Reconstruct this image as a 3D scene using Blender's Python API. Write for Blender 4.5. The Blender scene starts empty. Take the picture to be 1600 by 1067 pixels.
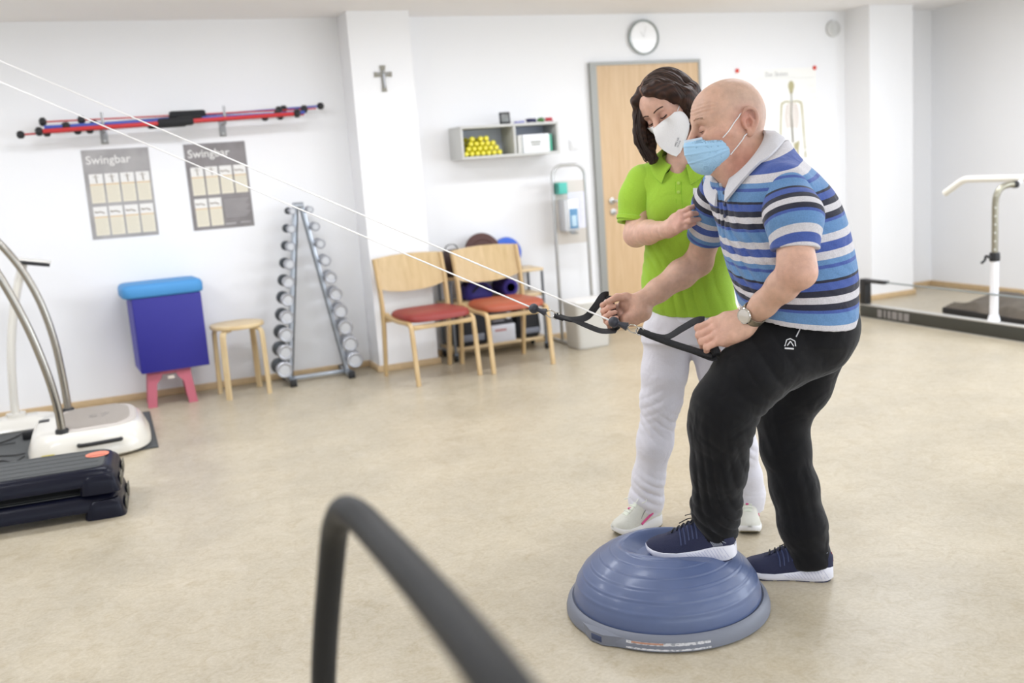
import bpy, bmesh, math, random
import numpy as np
from mathutils import Vector, Matrix
PI = math.pi
random.seed(7); np.random.seed(7)
sc = bpy.context.scene
COL = sc.collection

# ------------------------------------------------------------------ camera
RC = np.array([[0.921, 0.132, -0.366], [-0.382, 0.134, -0.914], [-0.071, 0.982, 0.174]])
def _n(v): return v / np.linalg.norm(v)
_x = _n(np.array([3918., 560., -1556.])); _z = _n(np.array([-640., 8801., 1556.]))
_z = _n(_z - _x * np.dot(_z, _x)); _y = np.cross(_z, _x)
RC = np.array([_x, _y, _z])                       # world <- camera
CAMP = np.array([0., 0., 1.36])
cam = bpy.data.cameras.new('camera'); camo = bpy.data.objects.new('camera', cam); COL.objects.link(camo)
cam.sensor_width = 36; cam.lens = 35.01; cam.clip_start = 0.05
M4 = Matrix([list(RC[i]) + [CAMP[i]] for i in range(3)] + [[0, 0, 0, 1]])
camo.matrix_world = M4
cam.dof.use_dof = True; cam.dof.focus_distance = 3.0; cam.dof.aperture_fstop = 2.3
sc.camera = camo

# ------------------------------------------------------------------ light
w = bpy.data.worlds.new('overcast_sky'); sc.world = w; w.use_nodes = True
w.node_tree.nodes['Background'].inputs[0].default_value = (0.86, 0.93, 1.0, 1)
w.node_tree.nodes['Background'].inputs[1].default_value = 1.5
def area(name, loc, sx, sy, power, rot, col=(1, 1, 1)):
    l = bpy.data.lights.new(name, 'AREA'); l.shape = 'RECTANGLE'; l.size = sx; l.size_y = sy
    l.energy = power; l.color = col
    o = bpy.data.objects.new(name, l); o.location = loc; o.rotation_euler = rot; COL.objects.link(o)
    return o
# daylight entering through the windows behind the photographer and on the right
WIN_F = (-1.75, .45, 2.65, 4.85); WIN_R = (-1.2, 1.1, 3.4)
for x in WIN_F:
    area('window_daylight', (x, -2.56, 1.5), 1.7, 1.45, {-1.75: 8, .45: 14, 2.65: 22, 4.85: 28}[x], (math.radians(90), 0, 0), (0.87, 0.955, 1.08))
for y in WIN_R:
    area('window_daylight', (6.96, y, 1.5), 1.6, 1.45, 36, (math.radians(90), 0, math.radians(90)), (0.87, 0.955, 1.08))
# added fill lights under the ceiling, out of frame, to even out the room
FILL_POS = [(x, y) for x in (-1.6, .6, 2.8, 5.0) for y in (-1.0, 1.2, 3.2, 5.3)]
for x, y in FILL_POS:
    area('ceiling_fill_light', (x, y, 2.38), 1.2, 0.3, {-1.0: 2, 1.2: 4, 3.2: 14, 5.3: 22}[y] * {-1.6: 1.3, .6: 1.1, 2.8: .9, 5.0: 1.3}[x], (0, 0, 0), (0.93, 0.97, 1.05))
sc.view_settings.view_transform = 'Standard'; sc.view_settings.look = 'None'
sc.view_settings.gamma = 1; sc.view_settings.use_curve_mapping = False
sc.view_settings.exposure = 0.1
try:
    sc.cycles.max_bounces = 8; sc.cycles.diffuse_bounces = 5
except Exception: pass

# ------------------------------------------------------------------ geometry from the camera survey
def ray(px, py): return RC @ np.array([px - 800., -(py - 533.5), -1556.])
VH = np.array([.6, .8, 0.]); RH = np.array([.8, -.6, 0.])
def at(px, py, v):
    d = ray(px, py); return CAMP + d * (v / (d @ VH))
def atY(px, py, Y):
    d = ray(px, py); return CAMP + d * (Y / d[1])
def atZ(px, py, Z):
    d = ray(px, py); return CAMP + d * ((Z - 1.36) / d[2])
def L(r, v, z): return RH * r + VH * v + np.array([0, 0, z])

# ------------------------------------------------------------------ materials
def s2l(c):
    return tuple(((x / 255) / 12.92 if x / 255 <= .04045 else ((x / 255 + .055) / 1.055) ** 2.4) for x in c)
MATS = {}
def mat(name, rgb, rough=.5, metal=0., bump=0., bscale=60., var=0., vscale=8., spec=.5, sheen=0., coat=0., sss=0.,
        trans=0., alpha=1., stretch=None, attr=None, obj_coords=True):
    if name in MATS: return MATS[name]
    m = bpy.data.materials.new(name); m.use_nodes = True; MATS[name] = m
    nt = m.node_tree; N = nt.nodes; LK = nt.links; b = N['Principled BSDF']
    c = s2l(rgb) + (1,)
    b.inputs['Base Color'].default_value = c; b.inputs['Roughness'].default_value = rough
    b.inputs['Metallic'].default_value = metal; b.inputs['Specular IOR Level'].default_value = spec
    if sheen: b.inputs['Sheen Weight'].default_value = sheen; b.inputs['Sheen Roughness'].default_value = .5
    if coat: b.inputs['Coat Weight'].default_value = coat; b.inputs['Coat Roughness'].default_value = .15
    if sss: b.inputs['Subsurface Weight'].default_value = sss; b.inputs['Subsurface Radius'].default_value = (.012, .005, .003); b.inputs['Subsurface Scale'].default_value = 1
    if trans: b.inputs['Transmission Weight'].default_value = trans
    if alpha < 1: b.inputs['Alpha'].default_value = alpha
    tc = N.new('ShaderNodeTexCoord'); vec = tc.outputs['Object']
    if stretch:
        mp = N.new('ShaderNodeMapping'); mp.inputs['Scale'].default_value = stretch
        LK.new(vec, mp.inputs['Vector']); vec = mp.outputs['Vector']
    colout = None
    if attr:
        a = N.new('ShaderNodeAttribute'); a.attribute_name = attr; colout = a.outputs['Color']
    if var or attr:
        n = N.new('ShaderNodeTexNoise'); n.inputs['Scale'].default_value = vscale; n.inputs['Detail'].default_value = 5
        LK.new(vec, n.inputs['Vector'])
        r = N.new('ShaderNodeMapRange'); r.inputs[1].default_value = .3; r.inputs[2].default_value = .7
        r.inputs[3].default_value = 1 - var; r.inputs[4].default_value = 1 + var * .6
        LK.new(n.outputs['Fac'], r.inputs[0])
        x = N.new('ShaderNodeVectorMath'); x.operation = 'SCALE'
        if colout is not None: LK.new(colout, x.inputs[0])
        else: x.inputs[0].default_value = c[:3]
        LK.new(r.outputs[0], x.inputs['Scale']); LK.new(x.outputs[0], b.inputs['Base Color'])
    if bump:
        n = N.new('ShaderNodeTexNoise'); n.inputs['Scale'].default_value = bscale; n.inputs['Detail'].default_value = 4
        LK.new(vec, n.inputs['Vector'])
        u = N.new('ShaderNodeBump'); u.inputs['Strength'].default_value = bump; u.inputs['Distance'].default_value = .01
        LK.new(n.outputs['Fac'], u.inputs['Height']); LK.new(u.outputs[0], b.inputs['Normal'])
    return m

# ------------------------------------------------------------------ mesh kit
def frames(pts, closed=False):
    P = [np.array(p, float) for p in pts]; n = len(P); T = []
    for i in range(n):
        if closed: t = P[(i + 1) % n] - P[i - 1]
        else: t = P[min(i + 1, n - 1)] - P[max(i - 1, 0)]
        T.append(t / (np.linalg.norm(t) + 1e-12))
    a = np.array([0, 0, 1.]) if abs(T[0][2]) < .9 else np.array([1., 0, 0])
    u = np.cross(T[0], a); u /= np.linalg.norm(u); U = [u]
    for i in range(1, n):
        u = U[-1] - T[i] * np.dot(U[-1], T[i]); u /= np.linalg.norm(u) + 1e-12; U.append(u)
    return P, T, U, [np.cross(T[i], U[i]) for i in range(n)]
def smooth_path(pts, k=6, closed=False):
    """Catmull-Rom through the points"""
    P = [np.array(p, float) for p in pts]; n = len(P); out = []
    for i in range(n if closed else n - 1):
        if closed: a, b, c, d = P[i - 1], P[i], P[(i + 1) % n], P[(i + 2) % n]
        else: a, b, c, d = P[max(i - 1, 0)], P[i], P[i + 1], P[min(i + 2, n - 1)]
        for j in range(k):
            t = j / k
            out.append(.5 * ((2 * b) + (c - a) * t + (2 * a - 5 * b + 4 * c - d) * t * t + (3 * b - a - 3 * c + d) * t ** 3))
    if not closed: out.append(P[-1])
    return out
class MB:
    def __init__(s): s.v = []; s.f = []; s.mi = []; s.cur = 0
    def add(s, v, f):
        o = len(s.v); s.v += [tuple(float(q) for q in x) for x in v]; s.f += [tuple(i + o for i in g) for g in f]
        s.mi += [s.cur] * len(f); return s
    def box(s, c, d, bev=0., rot=None, seg=2):
        bm = bmesh.new(); bmesh.ops.create_cube(bm, size=1)
        for q in bm.verts: q.co = Vector((q.co.x * d[0], q.co.y * d[1], q.co.z * d[2]))
        if bev: bmesh.ops.bevel(bm, geom=bm.edges[:], offset=bev, segments=seg, profile=.5, affect='EDGES')
        R = rot if rot is not None else Matrix.Identity(3)
        bm.verts.index_update()
        s.add([R @ q.co + Vector(c) for q in bm.verts], [[q.index for q in g.verts] for g in bm.faces]); bm.free(); return s
    def bx(s, x0, x1, y0, y1, z0, z1, bev=0.):
        return s.box(((x0 + x1) / 2, (y0 + y1) / 2, (z0 + z1) / 2), (abs(x1 - x0), abs(y1 - y0), abs(z1 - z0)), bev)
    def tube(s, pts, r, n=12, closed=False, flat=None, up=None, cap=True):
        """flat=(a,b): elliptic section half sizes scale; up: fixed direction for the first axis"""
        P, T, U, V = frames(pts, closed); m = len(P); rs = r if hasattr(r, '__len__') else [r] * m
        vs = []; fs = []
        for i in range(m):
            u, v = U[i], V[i]
            if up is not None:
                u = np.array(up, float); u = u - T[i] * np.dot(u, T[i]); u /= np.linalg.norm(u) + 1e-9; v = np.cross(T[i], u)
            fa, fb = flat if flat else (1, 1)
            for j in range(n):
                a = 2 * PI * j / n; vs.append(P[i] + u * math.cos(a) * rs[i] * fa + v * math.sin(a) * rs[i] * fb)
        for i in range(m if closed else m - 1):
            for j in range(n):
                k = (i + 1) % m; fs.append((i * n + j, i * n + (j + 1) % n, k * n + (j + 1) % n, k * n + j))
        if not closed and cap:
            fs.append(tuple(range(n))[::-1]); fs.append(tuple((m - 1) * n + j for j in range(n)))
        return s.add(vs, fs)
    def ribbon(s, pts, w, t, up):
        """strap of rectangular section; 'up' = direction across the width (per-point list or one)"""
        P, T, U, V = frames(pts); m = len(P); vs = []; fs = []
        for i in range(m):
            u = np.array(up[i] if hasattr(up[0], '__len__') else up, float); u = u - T[i] * np.dot(u, T[i]); u /= np.linalg.norm(u) + 1e-9
            v = np.cross(T[i], u); ww = w[i] if hasattr(w, '__len__') else w
            for a, b in ((-1, -.5), (-.8, -1), (.8, -1), (1, -.5), (1, .5), (.8, 1), (-.8, 1), (-1, .5)): vs.append(P[i] + u * a * ww / 2 + v * b * t / 2)
        for i in range(m - 1):
            for j in range(8): fs.append((i * 8 + j, i * 8 + (j + 1) % 8, i * 8 + 8 + (j + 1) % 8, i * 8 + 8 + j))
        fs.append(tuple(range(8))[::-1]); fs.append(tuple((m - 1) * 8 + j for j in range(8)))
        return s.add(vs, fs)
    def lathe(s, prof, c=(0, 0, 0), axis=None, n=32, closed=False):
        ax = _n(np.array(axis if axis is not None else (0, 0, 1), float))
        a = np.array([1., 0, 0]) if abs(ax[0]) < .9 else np.array([0, 1., 0])
        u = _n(np.cross(ax, a)); v = np.cross(ax, u); c = np.array(c, float); vs = []; fs = []
        for r, z in prof:
            for j in range(n):
                t = 2 * PI * j / n; vs.append(c + ax * z + (u * math.cos(t) + v * math.sin(t)) * r)
        m = len(prof)
        for i in range(m - 1 if not closed else m):
            for j in range(n): k = (i + 1) % m; fs.append((i * n + j, i * n + (j + 1) % n, k * n + (j + 1) % n, k * n + j))
        if not closed:
            if prof[0][0] > 1e-5: fs.append(tuple(range(n))[::-1])
            if prof[-1][0] > 1e-5: fs.append(tuple((m - 1) * n + j for j in range(n)))
        return s.add(vs, fs)
    def ell(s, c, r, rot=None, n=20, m=12):
        vs = []; fs = []; c = np.array(c, float); R = np.array(rot) if rot is not None else np.eye(3)
        for i in range(m + 1):
            p = PI * i / m
            for j in range(n):
                t = 2 * PI * j / n
                vs.append(c + R @ np.array([r[0] * math.sin(p) * math.cos(t), r[1] * math.sin(p) * math.sin(t), r[2] * math.cos(p)]))
        for i in range(m):
            for j in range(n): fs.append((i * n + j, (i + 1) * n + j, (i + 1) * n + (j + 1) % n, i * n + (j + 1) % n))
        return s.add(vs, fs)
    def loft(s, rings, capa=True, capb=True, closed=True):
        n = len(rings[0]); vs = [p for r in rings for p in r]; fs = []
        for i in range(len(rings) - 1):
            for j in range(n if closed else n - 1): fs.append((i * n + j, i * n + (j + 1) % n, (i + 1) * n + (j + 1) % n, (i + 1) * n + j))
        if capa: fs.append(tuple(range(n))[::-1])
        if capb: fs.append(tuple((len(rings) - 1) * n + j for j in range(n)))
        return s.add(vs, fs)
    def prism(s, poly, o, u, v, wv):
        """polygon (2D) spanned by u,v at origin o, extruded along wv"""
        o, u, v, wv = [np.array(q, float) for q in (o, u, v, wv)]; n = len(poly)
        a = [o + u * p[0] + v * p[1] for p in poly]; b = [q + wv for q in a]
        return s.add(a + b, [tuple(range(n))[::-1], tuple(range(n, 2 * n))] + [(i, (i + 1) % n, n + (i + 1) % n, n + i) for i in range(n)])
    def quad(s, o, u, v):
        o, u, v = [np.array(q, float) for q in (o, u, v)]
        return s.add([o, o + u, o + u + v, o + v], [(0, 1, 2, 3)])
    def mesh(s, name, mats, angle=40):
        me = bpy.data.meshes.new(name); me.from_pydata(s.v, [], s.f)
        bm = bmesh.new(); bm.from_mesh(me); bmesh.ops.remove_doubles(bm, verts=bm.verts, dist=1e-6)
        bmesh.ops.recalc_face_normals(bm, faces=bm.faces); bm.to_mesh(me); bm.free()
        for m in (mats if isinstance(mats, (list, tuple)) else [mats]): me.materials.append(m)
        if isinstance(mats, (list, tuple)) and len(me.polygons) == len(s.mi):
            me.polygons.foreach_set('material_index', s.mi)
        me.polygons.foreach_set('use_smooth', [True] * len(me.polygons))
        me.set_sharp_from_angle(angle=math.radians(angle)); me.update()
        return me
    def obj(s, name, m, parent=None, world=False, angle=40, label=None):
        me = s.mesh(name, m, angle); return link(name, me, parent, world, label)
def link(name, me, parent=None, world=False, label=None):
    o = bpy.data.objects.new(name, me); COL.objects.link(o)
    if parent is not None:
        if world:
            root = parent
            Mw = Matrix.Identity(4); q = parent
            while q is not None:
                Mw = (Matrix.Translation(q.location) @ q.rotation_euler.to_matrix().to_4x4()) @ Mw; q = q.parent
            me.transform(Mw.inverted())
        o.parent = parent
    if label: o['label'] = label
    return o
def tag(o, label, cat, group=None, kind=None):
    if label: o['label'] = label
    if cat: o['category'] = cat
    if group: o['group'] = group
    if kind: o['kind'] = kind
    return o
def thing(name, label, cat, loc=(0, 0, 0), rotz=0., group=None):
    o = bpy.data.objects.new(name, None); COL.objects.link(o); o.location = loc; o.rotation_euler = (0, 0, rotz)
    o.empty_display_size = .05
    return tag(o, label, cat, group)
def struct(o): o['kind'] = 'structure'; return o
def copy_tree(o, parent=None):
    c = o.copy(); COL.objects.link(c)
    if parent is not None: c.parent = parent
    for ch in list(o.children): copy_tree(ch, c)
    return c
def text(s, size, m, parent, name='lettering', origin=(0, 0, 0), u=(1, 0, 0), v=(0, 0, 1), depth=.0004, bold=0., align='LEFT'):
    cu = bpy.data.curves.new(name, 'FONT'); cu.body = s; cu.size = size; cu.extrude = depth; cu.offset = bold; cu.align_x = align
    cu.resolution_u = 3
    t = bpy.data.objects.new(name, cu); COL.objects.link(t)
    me = bpy.data.meshes.new_from_object(t); bpy.data.objects.remove(t); bpy.data.curves.remove(cu)
    u = Vector(u).normalized(); v = Vector(v).normalized(); n_ = u.cross(v)
    me.transform(Matrix([[u.x, v.x, n_.x, origin[0]], [u.y, v.y, n_.y, origin[1]], [u.z, v.z, n_.z, origin[2]], [0, 0, 0, 1]]))
    me.materials.clear(); me.materials.append(m)
    return link(name, me, parent, True)
# ================================================================== THE ROOM
wall_m = mat('white_wall_paint', (240, 240, 241), rough=.85, spec=.2, bump=.06, bscale=140)
ceil_m = mat('ceiling_paint', (240, 238, 237), rough=.9, spec=.1)
base_m = mat('pale_wood_skirting', (205, 178, 138), rough=.5, var=.08, vscale=20)
def linoleum():
    m = bpy.data.materials.new('beige_linoleum'); m.use_nodes = True; nt = m.node_tree; N = nt.nodes; K = nt.links; b = N['Principled BSDF']
    tc = N.new('ShaderNodeTexCoord')
    n1 = N.new('ShaderNodeTexNoise'); n1.inputs['Scale'].default_value = 2.2; n1.inputs['Detail'].default_value = 6; n1.inputs['Roughness'].default_value = .6
    n2 = N.new('ShaderNodeTexNoise'); n2.inputs['Scale'].default_value = 16; n2.inputs['Detail'].default_value = 8; n2.inputs['Distortion'].default_value = 1.4; n2.inputs['Roughness'].default_value = .7
    n3 = N.new('ShaderNodeTexNoise'); n3.inputs['Scale'].default_value = 90; n3.inputs['Detail'].default_value = 4
    for n in (n1, n2, n3): K.new(tc.outputs['Object'], n.inputs['Vector'])
    cr = N.new('ShaderNodeValToRGB'); e = cr.color_ramp.elements
    e[0].position = .28; e[0].color = s2l((170, 156, 130)) + (1,); e[1].position = .74; e[1].color = s2l((191, 181, 162)) + (1,)
    x = e.new(.5); x.color = s2l((182, 171, 149)) + (1,)
    K.new(n2.outputs['Fac'], cr.inputs[0])
    mx = N.new('ShaderNodeMix'); mx.data_type = 'RGBA'; mx.blend_type = 'OVERLAY'; mx.inputs[0].default_value = .25
    K.new(cr.outputs[0], mx.inputs[6]); K.new(n1.outputs['Fac'], mx.inputs[7])
    mx2 = N.new('ShaderNodeMix'); mx2.data_type = 'RGBA'; mx2.blend_type = 'SOFT_LIGHT'; mx2.inputs[0].default_value = .35
    K.new(mx.outputs[2], mx2.inputs[6]); K.new(n3.outputs['Fac'], mx2.inputs[7]); K.new(mx2.outputs[2], b.inputs['Base Color'])
    b.inputs['Roughness'].default_value = .33; b.inputs['Specular IOR Level'].default_value = .45
    rr = N.new('ShaderNodeMapRange'); rr.inputs[3].default_value = .26; rr.inputs[4].default_value = .42
    K.new(n1.outputs['Fac'], rr.inputs[0]); K.new(rr.outputs[0], b.inputs['Roughness'])
    return m
X0, X1, Y0, Y1, ZC = -3.5, 7.0, -2.6, 7.0, 2.44
struct(MB().bx(X0 - .2, X1 + .2, Y0 - .2, Y1 + .2, -.1, 0).obj('floor', linoleum()))
struct(MB().bx(X0 - .2, X1 + .2, Y0 - .2, Y1 + .2, ZC, ZC + .1).obj('ceiling', ceil_m))
struct(MB().bx(X0 - .2, X1 + .2, Y1, Y1 + .2, 0, ZC).obj('wall_back', wall_m))
struct(MB().bx(X0 - .2, X0, Y0, Y1, 0, ZC).obj('wall_left', wall_m))
def wall_with_windows(name, horiz, a0, a1, p0, p1, cs, hw, z0=.75, z1=2.25):
    """wall running along one axis, with window openings centred on cs"""
    b = MB()
    def seg(u0, u1, za, zb):
        if horiz: b.bx(u0, u1, p0, p1, za, zb)
        else: b.bx(p0, p1, u0, u1, za, zb)
    seg(a0, a1, 0, z0); seg(a0, a1, z1, ZC); e = a0
    for c in cs: seg(e, c - hw, z0, z1); e = c + hw
    seg(e, a1, z0, z1); return struct(b.obj(name, wall_m))
fr_m = mat('white_window_frame', (235, 235, 232), rough=.4)
sill_m = mat('stone_sill', (205, 203, 198), rough=.4)
wc_f = WIN_F; wc_l = WIN_R
wall_with_windows('wall_front', True, X0 - .2, X1 + .2, Y0 - .2, Y0, wc_f, .88)
wall_with_windows('wall_right', False, Y0, Y1, X1, X1 + .2, wc_l, .83)
k = 0
for horiz, cs, hw, p in ((True, wc_f, .88, Y0 - .12), (False, wc_l, .83, X1 + .12)):
    for c in cs:
        k += 1; b = MB()
        def bar(u0, u1, za, zb, t=.03):
            if horiz: b.bx(u0, u1, p - t, p + t, za, zb)
            else: b.bx(p - t, p + t, u0, u1, za, zb)
        bar(c - hw, c + hw, .75, .81); bar(c - hw, c + hw, 2.19, 2.25)
        for u in (c - hw, c - .03, c + hw - .06): bar(u, u + .06, .81, 2.19)
        wo = struct(b.obj('window_%d' % k, fr_m))
        b = MB()
        if horiz: b.bx(c - hw + .01, c + hw - .01, p + .035, p + .11, .75, .775)
        else: b.bx(p - .11, p - .035, c - hw + .01, c + hw - .01, .75, .775)
        b.obj('window_sill', sill_m, wo)
# pillars that stand out from the back wall
P1 = (1.682, 2.112, 6.725); P2 = (6.035, 6.495, 6.70)
struct(MB().bx(P1[0], P1[1], P1[2], Y1, 0, ZC).obj('wall_pillar_left', wall_m))
struct(MB().bx(P2[0], P2[1], P2[2], Y1, 0, ZC).obj('wall_pillar_right', wall_m))
DX0, DX1 = 3.585, 4.57
def skirt(name, segs):
    b = MB()
    for s in segs: b.bx(*s, 0.0, .045, bev=.004)
    return struct(b.obj(name, base_m))
t = .018
skirt('baseboard_back', [(X0, P1[0] - t, Y1 - t, Y1), (P1[1] + t, DX0, Y1 - t, Y1), (DX1, P2[0] - t, Y1 - t, Y1), (P2[1] + t, X1 - t, Y1 - t, Y1)])
skirt('baseboard_pillar_left', [(P1[0] - t, P1[1] + t, P1[2] - t, P1[2]), (P1[0] - t, P1[0], P1[2], Y1), (P1[1], P1[1] + t, P1[2], Y1)])
skirt('baseboard_pillar_right', [(P2[0] - t, P2[1] + t, P2[2] - t, P2[2]), (P2[0] - t, P2[0], P2[2], Y1), (P2[1], P2[1] + t, P2[2], Y1)])
skirt('baseboard_right', [(X1 - t, X1, Y0, Y1)])
# unseen housings above the added fill lights, not emissive themselves
fill_frame_m = mat('fill_housing_frame', (230, 230, 230), rough=.4)
fill_diff_m = mat('fill_housing_diffuser', (245, 245, 240), rough=.5)
for x, y in FILL_POS:
    struct(MB().bx(x - .62, x + .62, y - .17, y + .17, 2.395, 2.44).obj('added_fill_housing', fill_frame_m))

# ------------------------------------------------------------------ door
steel_m = mat('grey_door_frame', (150, 150, 145), rough=.45, metal=.3)
def wood(name, a, b_, scale=(1, 1, 1), rough=.4, sc_=6.):
    m = bpy.data.materials.new(name); m.use_nodes = True; nt = m.node_tree; N = nt.nodes; K = nt.links; p = N['Principled BSDF']
    tc = N.new('ShaderNodeTexCoord'); mp = N.new('ShaderNodeMapping'); mp.inputs['Scale'].default_value = scale
    n = N.new('ShaderNodeTexNoise'); n.inputs['Scale'].default_value = sc_; n.inputs['Detail'].default_value = 6; n.inputs['Distortion'].default_value = .6
    K.new(tc.outputs['Object'], mp.inputs[0]); K.new(mp.outputs[0], n.inputs['Vector'])
    cr = N.new('ShaderNodeValToRGB'); e = cr.color_ramp.elements; e[0].position = .3; e[1].position = .7
    e[0].color = s2l(a) + (1,); e[1].color = s2l(b_) + (1,); K.new(n.outputs['Fac'], cr.inputs[0]); K.new(cr.outputs[0], p.inputs['Base Color'])
    p.inputs['Roughness'].default_value = rough
    return m
door_w = wood('beech_door_veneer', (196, 163, 122), (208, 178, 138), (9, 9, .6), .42)
chrome = mat('brushed_steel', (190, 190, 188), rough=.28, metal=1.)
b = MB(); b.bx(DX0, DX0 + .055, 6.965, 7.0, 0, 2.085); b.bx(DX1 - .02, DX1, 6.965, 7.0, 0, 2.085); b.bx(DX0 + .055, DX1 - .02, 6.965, 7.0, 2.06, 2.085)
fr = struct(b.obj('door_frame', steel_m))
b = MB(); b.bx(DX0 + .055, DX1 - .02, 6.972, 6.999, .006, 2.06)
dr = struct(b.obj('door_1', door_w))
hx, hz = 3.715, 1.03
b = MB(); b.lathe([(.026, 0), (.026, .008), (.02, .012)], (hx, 6.971, hz), (0, -1, 0)); b.lathe([(.026, 0), (.026, .008), (.02, .012)], (hx + .005, 6.971, hz - .085), (0, -1, 0))
b.obj('rosette', chrome, dr)
MB().tube(smooth_path([(hx, 6.97, hz), (hx, 6.93, hz), (hx + .02, 6.918, hz), (hx + .12, 6.918, hz - .002)], 5), .0095, 12).obj('door_handle', chrome, dr)
MB().bx(hx + .001, hx + .009, 6.952, 6.9585, hz - .098, hz - .074, .001).obj('lock_cylinder', steel_m, dr)

# ================================================================== ON THE BACK WALL
black_pl = mat('black_plastic', (28, 28, 30), rough=.45)
grey_pl = mat('light_grey_plastic', (205, 205, 203), rough=.5)
white_pl = mat('white_plastic', (238, 238, 238), rough=.35)
# clock
c = thing('wall_clock', 'round white wall clock with thin silver rim above the door', 'clock', (4.075, 7.0, 2.262))
MB().lathe([(.128, 0), (.132, .012), (.132, .03), (.124, .034), (.117, .026), (.117, .02)], (0, 0, 0), (0, -1, 0), 48).obj('rim', mat('clock_rim', (170, 178, 178), rough=.3, metal=.6), c)
MB().lathe([(0, .016), (.1165, .016), (.1165, .0205), (0, .0206)], (0, 0, 0), (0, -1, 0), 48).obj('dial', mat('clock_dial', (250, 250, 250), rough=.25, coat=.6), c)
for i in range(12):
    a = i * PI / 6; u = np.array([math.sin(a), 0, math.cos(a)]); MB().tube([u * .096 + [0, -.0225, 0], u * .108 + [0, -.0225, 0]], .0012, 4).obj('hour_mark', mat('clock_mark', (205, 205, 205)), c)
b = MB(); b.tube([(0, -.0235, 0), (-.03, -.0235, .045)], .0016, 4); b.obj('hour_hand', mat('clock_hand', (190, 190, 190)), c)
b = MB(); b.tube([(0, -.0245, 0), (.02, -.0245, .082)], .0012, 4); b.obj('minute_hand', mat('clock_hand', (190, 190, 190)), c)
# round wall device right of the anatomy chart
c = thing('wall_detector', 'small round grey device high on wall beside the right pillar', 'detector', (5.907, 7.0, 2.297))
MB().lathe([(.066, 0), (.069, .01), (.066, .03), (.05, .038), (0, .04)], (0, 0, 0), (0, -1, 0), 32).obj('housing', mat('detector_grey', (212, 212, 210), rough=.6), c)
b = MB()
for r in (.018, .032, .046): b.lathe([(r, .037), (r + .002, .043), (r + .004, .037)], (0, 0, 0), (0, -1, 0), 28)
b.obj('grille_ring', mat('detector_ring', (196, 196, 194), rough=.6), c)
# light switch
c = thing('light_switch', 'white square light switch on wall left of the door', 'switch', (3.43, 7.0, 1.482))
MB().bx(-.041, .041, -.009, 0, -.041, .041, .003).obj('cover_plate', white_pl, c)
MB().bx(-.028, .028, -.014, -.0095, -.028, .028, .002).obj('rocker', white_pl, c)
# crucifix
c = thing('crucifix', 'small grey metal crucifix hanging on the left wall pillar', 'crucifix', (1.895, 6.725, 2.0))
pew = mat('pewter', (140, 136, 124), rough=.5, metal=.35, bump=.3, bscale=90)
b = MB(); b.prism([(-.017, -.088), (.017, -.088), (.013, -.05), (.012, .012), (.013, .013), (.06, .008), (.06, .042), (.013, .038), (.012, .04), (.02, .084), (-.02, .084), (-.012, .04), (-.013, .038), (-.06, .042), (-.06, .008), (-.013, .013), (-.012, .012), (-.013, -.05)], (0, -.002, 0), (1, 0, 0), (0, 0, 1), (0, -.008, 0))
b.obj('cross', pew, c)
b = MB(); b.tube([(0, -.014, .028), (0, -.014, -.012), (.002, -.014, -.035), (0, -.014, -.066)], [.009, .008, .0075, .004], 8)
b.ell((0, -.015, .043), (.007, .006, .009), n=10, m=6)
for sx in (-1, 1): b.tube([(sx * .006, -.013, .026), (sx * .048, -.011, .03)], [.0045, .003], 6)
b.obj('figure', mat('silver_corpus', (176, 178, 182), rough=.4, metal=.5), c)

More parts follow.
